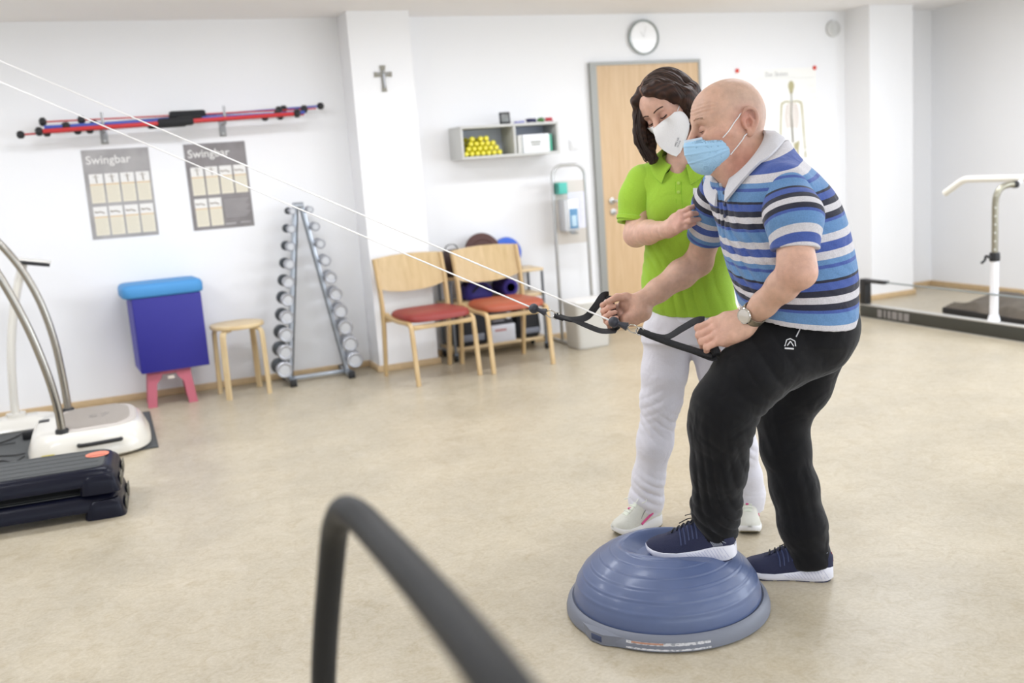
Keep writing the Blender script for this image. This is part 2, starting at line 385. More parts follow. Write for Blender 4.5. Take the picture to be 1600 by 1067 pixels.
# exercise posters
pap = mat('poster_white', (232, 230, 226), rough=.6)
def poster(x0, x1, z0, z1, tilt, label, head, ncells2, shade):
    c = thing('exercise_poster', label, 'poster', ((x0 + x1) / 2, 6.999, (z0 + z1) / 2), 0)
    W, H = x1 - x0, z1 - z0
    c.rotation_euler = (0, tilt, 0)
    MB().bx(-W / 2, W / 2, -.002, 0, -H / 2, H / 2).obj('sheet', mat('poster_grey_%d' % shade[0], shade, rough=.45, var=.22, vscale=6), c)
    # lighter burst behind the title
    cm = mat('poster_cream', (226, 219, 200), rough=.6); lm = mat('poster_line', (196, 190, 172), rough=.6)
    om = mat('poster_orange', (214, 184, 140), rough=.6); fm = mat('poster_figure', (150, 140, 128), rough=.6)
    mx = .03 * W + .008; cw = (W - 2 * mx - 3 * .012) / 4
    tops = (H / 2 - .27 * H, H / 2 - .635 * H); ch = .325 * H
    for r in range(2):
        for q in range(4 if r == 0 else ncells2):
            xx = -W / 2 + mx + q * (cw + .012) + .006; zt = tops[r]
            b = MB(); b.bx(xx, xx + cw, -.003, -.0022, zt - ch, zt); cell = b.obj('exercise_panel', pap, c)
            b = MB(); b.bx(xx, xx + cw, -.0038, -.0031, zt - ch, zt - ch * .34); b.obj('text_field', cm, cell)
            b = MB(); b.bx(xx, xx + cw, -.0044, -.0039, zt - ch * .38, zt - ch * .34)
            b.obj('heading_bar', om, cell)
            b = MB()
            for li in range(8):
                zz = zt - ch * (.45 + li * .065); b.bx(xx + .006, xx + cw * (.92 - .2 * ((li * 7 + q) % 3) / 3), -.0044, -.0039, zz - .0012, zz + .0012)
            b.obj('text_line', lm, cell)
            b = MB(); cx = xx + cw / 2; zm = zt - ch * .17
            if r == 0 and (q < 2 or ncells2 == 4):
                b.tube([(cx, -.0036, zm + .012), (cx + .002, -.0036, zm - .008), (cx + .004, -.0036, zm - .025)], .0035, 6); b.ell((cx, -.0036, zm + .02), (.005, .001, .006), n=8, m=6)
                b.tube([(cx - .018, -.0036, zm + .016), (cx, -.0036, zm + .008), (cx + .018, -.0036, zm + .014)], .0018, 5)
            else:
                b.tube([(cx - .028, -.0036, zm - .006), (cx, -.0036, zm), (cx + .024, -.0036, zm - .012)], .004, 6); b.ell((cx - .03, -.0036, zm), (.005, .001, .005), n=8, m=6)
            b.obj('figure_print', fm, cell)
    if ncells2 < 4:
        b = MB()
        for li in range(9):
            zz = tops[1] - .02 - li * .014; b.bx(-W / 2 + mx + 2 * (cw + .012) + .012, W / 2 - mx - .01 * (li % 3), -.003, -.0022, zz - .0016, zz + .0016)
        b.obj('paragraph_print', mat('poster_text', (182, 178, 178)), c)
        b = MB(); zz = -H / 2 + .028
        b.bx(.01, .08, -.003, -.0022, zz - .004, zz + .004); b.bx(.11, .175, -.003, -.0022, zz, zz + .006); b.obj('imprint', mat('poster_text', (182, 178, 178)), c)
    y = c.location[1] - .0034
    ca, sa = math.cos(tilt), -math.sin(tilt)
    o = Vector(c.location) + Matrix.Rotation(tilt, 3, 'Y') @ Vector((-W / 2 + .02, -.0034, H / 2 - .09))
    text(head, .074, pap, c, 'title', o, (ca, 0, sa), (-sa, 0, ca), bold=.0006)
    return c
poster(-.052, .353, 1.080, 1.648, 0.004, 'grey exercise poster with eight picture panels, left below the rods', 'Swingbar', 4, (166, 163, 162))
poster(.574, .972, 1.082, 1.650, -0.004, 'darker grey exercise poster with six picture panels, right of the other', 'Swingbar', 2, (136, 131, 131))

# anatomy chart
c = thing('anatomy_chart', 'white anatomy chart of a skeleton pinned on wall right of door', 'poster', (5.325, 6.999, 1.56))
MB().bx(-.40, .40, -.002, 0, -.44, .43).obj('sheet', mat('chart_paper', (244, 243, 238), rough=.5), c)
sk = mat('skeleton_print', (180, 172, 132), rough=.6); skd = mat('skeleton_print_dark', (128, 122, 108), rough=.6); skp = mat('rib_print', (196, 168, 152), rough=.6)
b = MB(); F = lambda p: [(q[0], -.0028, q[1]) for q in p]
cx = .145
b.ell((cx, -.0028, .285), (.031, .0008, .042)); b.ell((cx, -.0028, .245), (.02, .0008, .024))
for s in (-1, 1):
    b.prism([(s * .015, -.19), (s * .075, -.165), (s * .068, -.215), (s * .062, -.25), (s * .03, -.235), (s * .018, -.25)], (cx, -.0022, 0), (1, 0, 0), (0, 0, 1), (0, -.0006, 0))
    b.tube(F([(cx + s * .102, .135), (cx + s * .112, .02), (cx + s * .118, -.085)]), [.010, .008, .009], 6)
    b.tube(F([(cx + s * .118, -.085), (cx + s * .124, -.17), (cx + s * .13, -.24)]), [.009, .006, .008], 6)
    for k2 in range(4): b.tube(F([(cx + s * .13, -.245), (cx + s * (.12 + k2 * .008), -.31)]), .002, 5)
    b.tube(F([(cx + s * .052, -.24), (cx + s * .05, -.33), (cx + s * .045, -.43)]), [.013, .010, .012], 6)
    b.tube(F([(cx + s * .012, .155), (cx + s * .06, .16), (cx + s * .105, .14)]), [.007, .007, .011], 6)
b.v = [(q[0], -.0028 + (q[1] + .0028) * .06, q[2]) for q in b.v]; b.obj('skeleton_drawing', sk, c)
b = MB(); b.tube(F([(cx, .235), (cx, .15), (cx - .006, .05), (cx, -.06), (cx + .006, -.18)]), [.006, .007, .008, .01, .01], 6); b.v = [(q[0], -.0032 + (q[1] + .0028) * .06, q[2]) for q in b.v]; b.obj('spine_drawing', skd, c)
b = MB()
for s in (-1, 1):
    for i in range(10):
        z = .14 - i * .02; wd = .045 + .025 * math.sin(PI * (i + 1) / 11)
        b.tube(F([(cx + s * .008, z), (cx + s * wd, z - .012), (cx + s * wd * .9, z - .028)]), .0032, 5)
b.v = [(q[0], -.003 + (q[1] + .0028) * .06, q[2]) for q in b.v]; b.obj('rib_drawing', skp, c)
text('Das Skelett', .05, mat('chart_text', (150, 150, 150)), c, 'title', (5.19 + .02, 6.9972, 1.93), (1, 0, 0), (0, 0, 1), align='LEFT')
cap_m = mat('chart_faint', (222, 222, 218))
for q in ((-.36, .38, .345, .35), (-.2, .2, .362, .366)): MB().bx(q[0], q[1], -.0026, -.0021, q[2], q[3]).obj('heading_rule', cap_m, c)
for i in range(26):
    s = -1 if i % 2 else 1; z = .28 - (i // 2) * .05; x = cx + s * (.18 + .02 * ((i * 5) % 3)); MB().bx(min(x, x + s * .05), max(x, x + s * .05), -.0026, -.0021, z - .0015, z + .0015).obj('caption_line', cap_m, c)
redm = mat('red_pin', (214, 60, 44), rough=.4)
for x in (-.388, .388): MB().lathe([(.017, 0), (.019, .004), (.013, .012), (0, .014)], (x, -.002, .425), (0, -1, 0), 16).obj('pin', redm, c)

# wall shelf with its contents
shm = mat('shelf_laminate', (200, 200, 196), rough=.5)
SX0, SX1, SZ0, SZ1, SYF = 2.425, 3.19, 1.424, 1.655, 6.75
c = thing('wall_shelf', 'grey two-compartment wall shelf between the left pillar and the door', 'shelf', ((SX0 + SX1) / 2, 6.875, SZ0))
hw = (SX1 - SX0) / 2; H = SZ1 - SZ0
MB().bx(-hw, hw, -.125, .123, H - .018, H, .001).obj('top_board', shm, c)
MB().bx(-hw, hw, -.125, .123, 0, .018, .001).obj('bottom_board', shm, c)
sb = MB().bx(-hw, -hw + .018, -.125, .123, .0185, H - .0185, .001).obj('side_board', shm, c)
MB().bx(hw - .018, hw, -.125, .123, .0185, H - .0185, .001).obj('side_board', shm, c)
MB().bx(.022, .04, -.125, .11, .0185, H - .0185, .001).obj('divider', shm, c)
MB().bx(-hw + .0185, hw - .0185, .112, .122, .0185, H - .0185).obj('back_panel', mat('shelf_back', (188, 194, 208), rough=.6), c)
yel = mat('yellow_dumbbell_vinyl', (224, 214, 40), rough=.35); yel2 = mat('yellow_dumbbell_neck', (190, 182, 30), rough=.5)
b = MB(); b.lathe([(0, 0), (.012, .0005), (.0175, .006), (.0185, .02), (.0175, .034), (.011, .04), (.0095, .055), (.0095, .13), (.011, .145), (.0175, .151), (.0185, .165), (.0175, .178), (.012, .184), (0, .185)], (0, 0, 0), (0, 1, 0), 16)
me_y = b.mesh('dumbbell_weights', yel)
b = MB(); b.lathe([(.0065, 0), (.0065, -.0012), (0, -.0012)], (0, 0, 0), (0, 1, 0), 12); me_y2 = b.mesh('end_disc', mat('yellow_disc', (240, 226, 110), rough=.4))
rows = [(7, 0, 'bottom row'), (6, .5, 'second row up'), (5, 1, 'third row up'), (3, 1.4, 'top row')]
x0 = SX0 + .018 + .024
for ri, (n, off, nm) in enumerate(rows):
    for i in range(n):
        x = x0 + (i + (ri * .5)) * .0425 + (.006 if ri == 3 and i > 0 else 0)
        if ri == 3: x = x0 + (1.5 + i + (.25 if i else 0)) * .0425 - (.0 if i else .012)
        pos = 'leftmost' if i == 0 else ('rightmost' if i == n - 1 else '%s from the left' % ['', 'second', 'third', 'fourth', 'fifth', 'sixth'][i])
        o = thing('small_dumbbell', 'yellow dumbbell in the shelf pile, %s in the %s' % (pos, nm), 'dumbbell', (x, SYF + .012 + .004 * ((i * 3 + ri) % 3), SZ0 + .018 + .0187 + ri * .0338 + .0004), 0, 'yellow dumbbells piled in the wall shelf')
        o1 = link('weights', me_y, o); o2 = link('end_disc', me_y2, o)
# boxes at the right side
c = thing('white_carton', 'white carton with green end in right compartment of the wall shelf', 'box', (3.01, 6.80, SZ0 + .0182))
MB().bx(-.105, .105, -.04, .06, 0, .13, .002).obj('carton_body', mat('carton_white', (236, 238, 240), rough=.5), c)
MB().bx(.1055, .128, -.035, .055, .004, .124, .002).obj('end_flap', mat('carton_green', (60, 160, 130), rough=.5), c)
b = MB(); b.bx(-.045, .035, -.042, -.0405, .068, .08); b.bx(-.04, .03, -.042, -.0405, .05, .06); b.obj('print', mat('carton_print', (150, 150, 140)), c)
for i, (x, wd, h, cl, nm) in enumerate(((2.873, .012, .125, (225, 225, 220), 'white'), (2.890, .010, .13, (240, 240, 238), 'second white'))):
    o = thing('folder', 'thin %s booklet standing beside divider in the wall shelf' % ('off-white' if i == 0 else 'bright white'), 'booklet', (x, 6.79, SZ0 + .0182))
    MB().bx(-wd / 2, wd / 2, -.03, .07, 0, h, .001).obj('cover', mat('booklet_%d' % i, cl, rough=.6), o)
    MB().bx(-wd / 2 + .002, wd / 2 - .002, -.0302, -.0295, .003, h - .003).obj('pages', pap, o)
o = thing('folder', 'dark green thin folder squeezed left of the white carton', 'booklet', (2.898 + .0015, 6.79, SZ0 + .0182))
MB().bx(-.0012, .003, -.02, .07, 0, .115).obj('cover', mat('folder_green', (70, 105, 95), rough=.6), o)
# things on top of the shelf
ZT = SZ1 + .0003
c = thing('digital_timer', 'small black framed display standing on top of the wall shelf', 'timer', (2.79, 6.80, ZT), .03)
MB().box((0, 0, .043), (.085, .014, .085), .006, Matrix.Rotation(-.08, 3, 'X')).obj('frame', black_pl, c)
MB().box((0, -.0065, .044), (.058, .003, .056), .001, Matrix.Rotation(-.08, 3, 'X')).obj('screen', mat('lcd_grey', (120, 122, 120), rough=.3), c)
MB().bx(-.02, .02, .003, .035, 0, .006).obj('foot', black_pl, c)
def band(name, label, x, y, colr, n=5, r=.028, h=.012):
    rr = random.Random(int(x * 1000)); pts = []
    for i in range(n * 8):
        a = i / 8 * 2 * PI; q = r * (.5 + .5 * rr.random()); pts.append((x + math.cos(a) * q * 1.7, y + math.sin(a) * q * .8, ZT + .003 + h * (i / (n * 8)) + .004 * rr.random()))
    o = MB().ribbon(smooth_path(pts, 3), .006, .0035, (0, 0, 1)).obj(name, mat(name + '_%d_%d' % colr[:2], colr, rough=.5)); return tag(o, label, 'band', 'exercise bands on the wall shelf')
band('exercise_band', 'pale lilac exercise band lying beside the black timer', 2.90, 6.80, (150, 150, 200), h=.010)
band('exercise_band', 'dark navy exercise band coiled in the middle of the shelf top', 3.0, 6.80, (35, 35, 80), h=.024)
band('exercise_band', 'green exercise band coiled next to the red one on shelf', 3.075, 6.80, (70, 120, 50), r=.02, h=.026)
band('exercise_band', 'red exercise band heaped near right end of the shelf top', 3.15 - .012, 6.80, (190, 40, 55), r=.022, h=.024)

# swing rods on their two brackets
brk = mat('galvanised_bracket', (150, 150, 150), rough=.4, metal=.7)
for x, z in ((.100, 1.775), (.838, 1.782)):
    c = thing('rod_bracket', 'steel wall bracket carrying the rods, %s one' % ('left' if x < .5 else 'right'), 'bracket', (x, 7.0, z), 0)
    MB().bx(-.022, .022, -.004, 0, -.095, .03, .001).obj('wall_plate', brk, c)
    b = MB(); b.bx(-.008, .008, -.20, -.0045, -.026, -.018, .001); b.bx(-.008, .008, -.2005, -.192, -.0175, .09, .001)
    b.obj('hook', brk, c)
    b = MB()
    for zz in (-.075, .015): b.lathe([(.007, .004), (.006, .0075), (0, .008)], (0, 0, zz), (0, -1, 0), 10)
    b.obj('screw', chrome, c)
redr = mat('red_rod', (196, 44, 48), rough=.35); blur = mat('blue_rod', (70, 90, 180), rough=.35); blk = mat('black_foam', (34, 34, 36), rough=.8, bump=.2, bscale=200)
def swing(label, a, bb, m, rr, gx0, gx1, gr, lw, rw, wr=.026):
    a, bb = np.array(a), np.array(bb)
    o = thing('swing_rod', label, 'exercise rod', tuple((a + bb) / 2), 0, 'swing rods on the wall brackets')
    d = bb - a; ln = np.linalg.norm(d); u = d / ln; mid = (a + bb) / 2
    P = lambda x: (a + d * ((x - a[0]) / d[0]))
    MB().tube([a, P(a[0] * .5 + bb[0] * .5), bb], rr, 10).obj('rod', m, o, True)
    MB().lathe([(.004, 0), (gr * .8, .004), (gr, .015), (gr, (gx1 - gx0) * .5), (gr, (gx1 - gx0) - .015), (gr * .8, (gx1 - gx0) - .004), (.004, (gx1 - gx0))], P(gx0), u, 16).obj('grip', blk, o, True)
    for xs in (lw, rw):
        for x in xs:
            MB().lathe([(.005, -.022), (.012, -.022), (wr, -.012), (wr * 1.05, 0), (wr, .012), (.012, .022), (.005, .022)], P(x), u, 16).obj('weight', black_pl, o, True)
yb = 6.80
swing('thick red swing rod in front with black foam grip', (-.265, yb - .02, 1.752 + .014), (1.30, yb - .02, 1.795 + .004), redr, .013, .42, .64, .026, (-.265,), (1.30,))
swing('thin red rod reaching furthest left, below the others', (-.37, yb + .05, 1.7565), (1.36, yb + .05, 1.795), redr, .006, .36, .60, .022, (-.372, -.225, -.05, .02), (1.10, 1.2), .023)
swing('thin red rod at the top with thick black grip', (-.26, yb + .075, 1.828), (1.45, yb + .075, 1.832), redr, .005, .50, .73, .028, (-.24, -.02), (1.37, 1.20))
swing('bright blue rod with its left weight beside the red one', (-.235, yb + .022, 1.792), (1.36, yb + .022, 1.808), blur, .011, .54, .70, .02, (-.11, ), (1.31, 1.18), .024)
swing('dark blue rod lying behind, reaching furthest right', (-.14, yb + .11, 1.797), (1.49, yb + .11, 1.85), blur, .007, .5, .7, .02, (-.12, .05), (1.49, 1.24), .023)
# ================================================================== FURNITURE AND EQUIPMENT
# two visitor chairs
beech = wood('beech_bentwood', (190, 160, 112), (208, 181, 136), (1, 1, 1), .35, 5.)
beechp = wood('beech_plywood', (188, 160, 114), (204, 178, 133), (8, 8, .8), .3, 3.)
reds = mat('red_upholstery', (140, 48, 42), rough=.42, bump=.15, bscale=220)
redo = mat('orange_red_upholstery', (164, 80, 52), rough=.42, bump=.15, bscale=220)
def chair(label, x, y, rz, seatm):
    c = thing('visitor_chair', label, 'chair', (x, y, 0), rz, 'beech chairs by the left pillar')
    W = .245
    for s in (-1, 1):
        # rear leg + stile, one flat bentwood piece
        pts = smooth_path([(s * W, .26, 0), (s * W, .235, .2), (s * W, .215, .42), (s * W, .235, .62), (s * W, .28, .80)], 5)
        MB().ribbon(pts, [.030 + .016 * min(1, i / 10) for i in range(len(pts))], .022, (0, 1, 0)).obj('rear_leg', beech, c)
        fx = s * .225
        pts = smooth_path([(fx - s * .0, -.235, 0), (fx, -.215, .2), (fx, -.20, .34), (fx, -.185, .388), (fx + s * .002, -.13, .402), (s * .225, .0, .40), (s * .226, .12, .412), (s * .228, .20, .43)], 5)
        MB().ribbon(pts, .030, .024, (1, 0, 0)).obj('front_leg', beech, c)
    MB().bx(-.212, .212, -.212, -.188, .362, .392, .004).obj('front_rail', beech, c)
    MB().bx(-.232, .232, .196, .214, .375, .405, .004).obj('rear_rail', beech, c)
    b = MB(); n = 28; rings = []
    def out(k, sc_, dz):
        r = []
        for i in range(40):
            a = 2 * PI * i / 40; ca, sa = math.cos(a), math.sin(a); e = .42
            xx = math.copysign(abs(ca) ** e, ca) * .222 * sc_; yy = math.copysign(abs(sa) ** e, sa) * .215 * sc_
            if yy < 0: xx *= 1 + .03
            r.append((xx, yy - .005 - (.014 * (1 - (xx / .23) ** 2) if yy < 0 else 0), .405 + dz + (.010 if yy > .1 else 0) * 0 - (.012 * max(0, (-yy - .15) / .07) if k > 1 else 0)))
        return r
    for k, (sc_, dz) in enumerate(((.9, 0), (.97, .004), (1.0, .018), (1.0, .03), (.97, .044), (.88, .054), (.6, .06), (.2, .062))): rings.append(out(k, sc_, dz))
    b.loft(rings); b.obj('seat_cushion', seatm, c)
    # curved plywood back with arched lower edge
    b = MB(); nx = 24; nz = 8; fr_ = []; bk = []
    for i in range(nx + 1):
        u = -1 + 2 * i / nx; cur = .038 * (1 - u * u)
        for j in range(nz + 1):
            t_ = j / nz; zb = .61 - .045 * (1 - abs(u) ** 2.4); zt = .803 + .014 * (1 - u * u)
            z = zb + (zt - zb) * t_; y_ = .232 + (z - .62) * .25 + cur
            fr_.append((u * .262, y_ - .012, z)); bk.append((u * .262, y_ + .004, z))
    q = nz + 1; m_ = (nx + 1) * q; fs = []
    for i in range(nx):
        for j in range(nz):
            a = i * q + j; fs.append((a, a + q, a + q + 1, a + 1)); fs.append((m_ + a, m_ + a + 1, m_ + a + q + 1, m_ + a + q))
    for i in range(nx):
        a = i * q; fs.append((a, m_ + a, m_ + a + q, a + q)); a = i * q + nz; fs.append((a, a + q, m_ + a + q, m_ + a))
    for j in range(nz):
        a = j; fs.append((a, a + 1, m_ + a + 1, m_ + a)); a = nx * q + j; fs.append((a, m_ + a, m_ + a + 1, a + 1))
    b.add(fr_ + bk, fs); b.obj('backrest', beechp, c)
    return c
chair('beech chair with dark red seat, in front of the left wall pillar', 1.955, 6.335, .13, reds)
chair('beech chair with orange-red seat, beside the chair with the darker seat', 2.505, 6.345, .06, redo)

# trolley behind the chairs
lam = wood('trolley_beech_laminate', (206, 180, 138), (222, 198, 158), (.8, 6, 6), .4, 4.)
tg = mat('trolley_grey_tube', (120, 124, 130), rough=.35, metal=.7)
c = thing('storage_trolley', 'low wooden shelf trolley with grey posts behind the two chairs', 'trolley', (2.60, 6.82, 0))
tx0, tx1, ty0, ty1 = -.385, .37, -.125, .155
for z, nm in ((.585, 'top_shelf'), (.40, 'middle_shelf'), (.075, 'bottom_shelf')): MB().bx(tx0 if z < .5 else tx0, tx1, ty0, ty1, z, z + .02, .003).obj(nm, lam, c)
for x in (tx0 + .02, tx1 - .02):
    for y in (ty0 - .012, ty1 - .03):
        MB().tube([(x, y, .055), (x, y, .584)], .011, 10).obj('post', tg, c)
        k_ = MB().lathe([(0, -.012), (.018, -.012), (.024, -.008), (.024, .008), (.018, .012), (0, .012)], (x, y, .0245), (1, 0, 0), 18).obj('castor', black_pl, c)
        MB().bx(x - .016, x + .016, y - .008, y + .008, .040, .056, .002).obj('castor_fork', tg, k_)
# content of the trolley
nylon = mat('black_nylon', (24, 24, 28), rough=.7, bump=.3, bscale=180); bluen = mat('blue_nylon', (44, 34, 120), rough=.6, bump=.3, bscale=150)
def softbox(x0, x1, y0, y1, z0, z1, sag=.02, seed=1):
    """soft bag shape"""
    rr = random.Random(seed); b = MB(); rings = []; nz = 8
    for k in range(nz + 1):
        t_ = k / nz; sc_ = (1 - (2 * t_ - 1) ** 6 * .16) * (1 - .06 * t_); r = []
        for i in range(32):
            a = 2 * PI * i / 32; ca, sa = math.cos(a), math.sin(a); e = .45
            wob = 1 + .02 * math.sin(a * 5 + seed + k)
            r.append(((x0 + x1) / 2 + math.copysign(abs(ca) ** e, ca) * (x1 - x0) / 2 * sc_ * wob, (y0 + y1) / 2 + math.copysign(abs(sa) ** e, sa) * (y1 - y0) / 2 * sc_ * wob,
                      z0 + (z1 - z0) * t_ - sag * t_ * (1 + math.sin(a * 2 + seed)) * .5))
        rings.append(r)
    b.loft(rings); return b
c = thing('sports_bag', 'deep blue nylon bag lying on the trolley behind the orange-red chair', 'bag', (2.56, 6.835, .4205))
softbox(-.20, .02, -.12, .10, 0, .13, .03, 2).obj('bag_body', bluen, c)
MB().tube(smooth_path([(-.15, -.125, .06), (-.1, -.135, .105), (-.05, -.135, .10), (-.02, -.127, .055)], 5), .007, 6).obj('handle', nylon, c)
c = thing('fabric_roll', 'purple-blue rolled cloth beside the blue bag on the trolley', 'cloth', (2.70, 6.835, .4205))
b = MB(); b.lathe([(0, -.12), (.05, -.12), (.062, -.11), (.063, 0), (.062, .11), (.05, .12), (0, .12)], (.01, 0, .063), (.0, 1, 0), 24); b.obj('roll', mat('purple_cloth', (58, 44, 128), rough=.8, bump=.4, bscale=60), c)
MB().lathe([(.03, -.0), (.033, -.006), (.036, 0)], (.01, -.1205, .063), (0, 1, 0), 20).obj('roll_edge', bluen, c)
zb = .0955
c = thing('equipment_case', 'large black bag at left on the bottom shelf of the trolley', 'bag', (2.39, 6.835, zb))
softbox(-.14, .13, -.13, .13, 0, .27, .02, 5).obj('bag_body', nylon, c)
MB().bx(-.09, .08, -.137, -.131, .035, .085, .002).obj('reflective_stripe', mat('reflect_grey', (120, 124, 136), rough=.4), c)
c = thing('equipment_case', 'black bag at the right end of the trolley bottom shelf', 'bag', (2.84, 6.835, zb))
softbox(-.105, .10, -.13, .13, 0, .27, .02, 9).obj('bag_body', nylon, c)
MB().bx(-.07, .07, -.137, -.131, .035, .075, .002).obj('reflective_stripe', mat('reflect_grey', (120, 124, 136), rough=.4), c)
c = thing('white_box', 'white cardboard box on the trolley below a small black box', 'box', (2.625, 6.80, zb))
MB().bx(-.095, .09, -.10, .10, 0, .125, .002).obj('carton_body', mat('box_white', (226, 228, 236), rough=.5), c)
MB().bx(-.07, .02, -.1012, -.1004, .08, .096).obj('print', mat('pinkish_print', (196, 140, 140)), c)
c = thing('device_carton', 'black printed carton stacked on the white box in the trolley', 'box', (2.62, 6.81, zb + .1256))
MB().bx(-.09, .085, -.09, .09, 0, .135, .002).obj('carton_body', mat('box_black', (38, 38, 44), rough=.4), c)
b = MB(); b.bx(-.07, .0, -.0915, -.0905, .05, .06); b.bx(-.07, .02, -.0915, -.0905, .025, .035); b.obj('print', mat('grey_print', (130, 130, 138)), c)
MB().ell((.055, -.0915, .06), (.026, .002, .026), n=20, m=8).obj('round_picture', mat('picture_white', (210, 212, 220)), c)
def disc(label, x, y, z, r, m, tilt=.16, th=.045, grp=None, nm='balance_cushion'):
    c = thing(nm, label, 'cushion', (x, y, z))
    ax = np.array([0, -math.cos(tilt), math.sin(tilt)]); cc = (0, -th * .5 * math.cos(tilt), r * math.cos(tilt) + .004)
    MB().lathe([(0, -th / 2), (r * .8, -th / 2), (r * .96, -th * .35), (r, 0), (r * .96, th * .35), (r * .8, th / 2), (0, th * .42)], cc, ax, 40).obj('cushion_body', m, c)
    b = MB()
    for q in (.35, .6): b.lathe([(r * q, th * .45), (r * q + .004, th * .56), (r * q + .008, th * .45)], cc, ax, 36)
    b.obj('raised_ring', m, c)
disc('large dark brown round cushion leaning on wall atop the trolley', 2.572, 6.90, .606, .142, mat('brown_rubber', (78, 46, 40), rough=.6), .2)
disc('bright blue round cushion leaning on wall right of the brown one', 2.778, 6.93, .606, .115, mat('blue_rubber', (40, 92, 196), rough=.45), .15, .04)
c = thing('shoulder_bag', 'dark brown leather bag on the left end of the trolley top', 'bag', (2.30, 6.83, .6055))
softbox(-.07, .085, -.11, .07, 0, .19, .01, 3).obj('bag_body', mat('dark_brown_leather', (56, 34, 30), rough=.5), c)
MB().ribbon(smooth_path([(-.05, -.03, .17), (-.03, -.03, .22), (.03, -.03, .225), (.06, -.03, .175)], 5), .02, .004, (0, 1, 0)).obj('strap', nylon, c)

# round birch stool
c = thing('birch_stool', 'round birch stool with bent legs between blue box and dumbbell rack', 'stool', (.742, 6.68, 0))
birch = wood('birch', (204, 178, 134), (216, 194, 152), (2, 2, .7), .4, 7.)
MB().lathe([(0, .447), (.16, .447), (.170, .450), (.173, .457), (.173, .468), (.170, .474), (.16, .476), (0, .476)], (0, 0, 0), None, 48).obj('seat', birch, c)
for a in (45, 135, 225, 315):
    a = math.radians(a + 6); u = np.array([math.cos(a), math.sin(a), 0])
    pts = [u * .187 + [0, 0, 0], u * .184 + [0, 0, .2], u * .180 + [0, 0, .38], u * .174 + [0, 0, .42], u * .155 + [0, 0, .437], u * .10 + [0, 0, .4385]]
    MB().ribbon(smooth_path(pts, 4), .042, .016, (-u[1], u[0], 0)).obj('leg', birch, c)

# pink step stool + blue box
c = thing('plastic_step_stool', 'small pink plastic stool under the blue box', 'stool', (.285, 6.775, 0))
pink = mat('pink_plastic', (190, 102, 118), rough=.45)
MB().bx(-.135, .135, -.12, .12, .205, .232, .006).obj('top', pink, c)
for s in (-1, 1):
    for f in (-1, 1):
        b = MB(); yb_ = f * .125
        o_ = [(s * .150 - s * .052, 0), (s * .153, 0), (s * .130, .215), (s * .04, .215), (s * .05, .185), (s * .082, .15)]
        o_ = o_ if s > 0 else o_[::-1]
        b.prism([(p[0], p[1]) for p in o_], (0, yb_ - .006, 0), (1, 0, 0), (0, 0, 1), (0, .012, 0))
        b.add([(s * .141, yb_ - f * .006, 0), (s * .153, yb_ - f * .006, 0), (s * .153, yb_ - f * .07, 0), (s * .141, yb_ - f * .07, 0),
               (s * .118, yb_ - f * .006, .205), (s * .130, yb_ - f * .006, .205), (s * .130, yb_ - f * .06, .205), (s * .118, yb_ - f * .06, .205)],
              [(0, 1, 2, 3), (4, 5, 6, 7), (0, 1, 5, 4), (1, 2, 6, 5), (2, 3, 7, 6), (3, 0, 4, 7)])
        b.obj('leg', pink, c)
MB().bx(-.012, .028, -.1345, -.1315, .175, .195, .0008).obj('sticker', mat('sticker_white', (226, 214, 200)), c)
c = thing('storage_box', 'tall blue box with light blue padded lid standing on pink stool', 'box', (.315, 6.78, .2325), .07)
bl = mat('royal_blue_panel', (38, 35, 134), rough=.5, bump=.1, bscale=300); bls = mat('royal_blue_side', (70, 66, 158), rough=.55)
lb = mat('light_blue_cushion', (70, 142, 200), rough=.6, bump=.12, bscale=260)
MB().bx(-.207, .212, -.165, .160, 0, .475, .004).obj('box_body', bl, c)
MB().bx(-.2105, -.2075, -.155, .15, .01, .465).obj('side_panel', bls, c)
b = MB(); rings = []
for zz, e_ in ((.476, -.012), (.480, -.002), (.49, .004), (.535, .004), (.552, -.004), (.560, -.02), (.562, -.05)):
    r_ = []
    for i in range(44):
        a = 2 * PI * i / 44; ca, sa = math.cos(a), math.sin(a)
        r_.append((math.copysign(abs(ca) ** .3, ca) * (.245 + e_) - .01, math.copysign(abs(sa) ** .3, sa) * (.172 + e_), zz))
    rings.append(r_)
b.loft(rings); b.obj('padded_lid', lb, c)

# dumbbell rack
c = thing('dumbbell_rack', 'silver A-frame rack full of dumbbells, left of the pillar', 'rack', (1.256, 6.80, 0))
silver = mat('silver_lacquer', (178, 184, 192), rough=.32, metal=.75); darks = mat('dark_steel_edge', (84, 88, 92), rough=.4, metal=.6)
Lx, Rx, zt = -.195, .205, 1.19
for s, xb in ((-1, Lx), (1, Rx)):
    b = MB(); b.ribbon([(xb, .0, .03), (s * .022, .06, zt)], .045, .03, (0, 1, 0)); b.obj('upright', silver, c)
    b = MB(); b.ribbon([(xb - s * .018, -.024, .03), (s * .022 - s * .018, .036, zt)], .006, .006, (0, 1, 0)); b.obj('upright_edge', darks, c)
    b = MB(); b.bx(xb - .02, xb + .02, -.14, .16, .012, .045, .004); b.obj('foot_bar', silver, c)
    for y in (-.145, .155): MB().bx(xb - .023, xb + .023, y - .014, y + .014, 0, .048, .005).obj('rubber_cap', black_pl, c)
MB().bx(Lx + .02, Rx - .02, -.02, .015, .018, .044, .004).obj('cross_bar', silver, c)
MB().tube([(-.035, .055, zt + .005), (.035, .055, zt + .005)], .024, 14).obj('top_joint', silver, c)
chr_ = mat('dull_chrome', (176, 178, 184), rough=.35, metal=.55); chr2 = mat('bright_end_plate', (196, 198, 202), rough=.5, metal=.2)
sizes = [.024, .030, .033, .037, .041, .044, .047, .050, .053, .055]
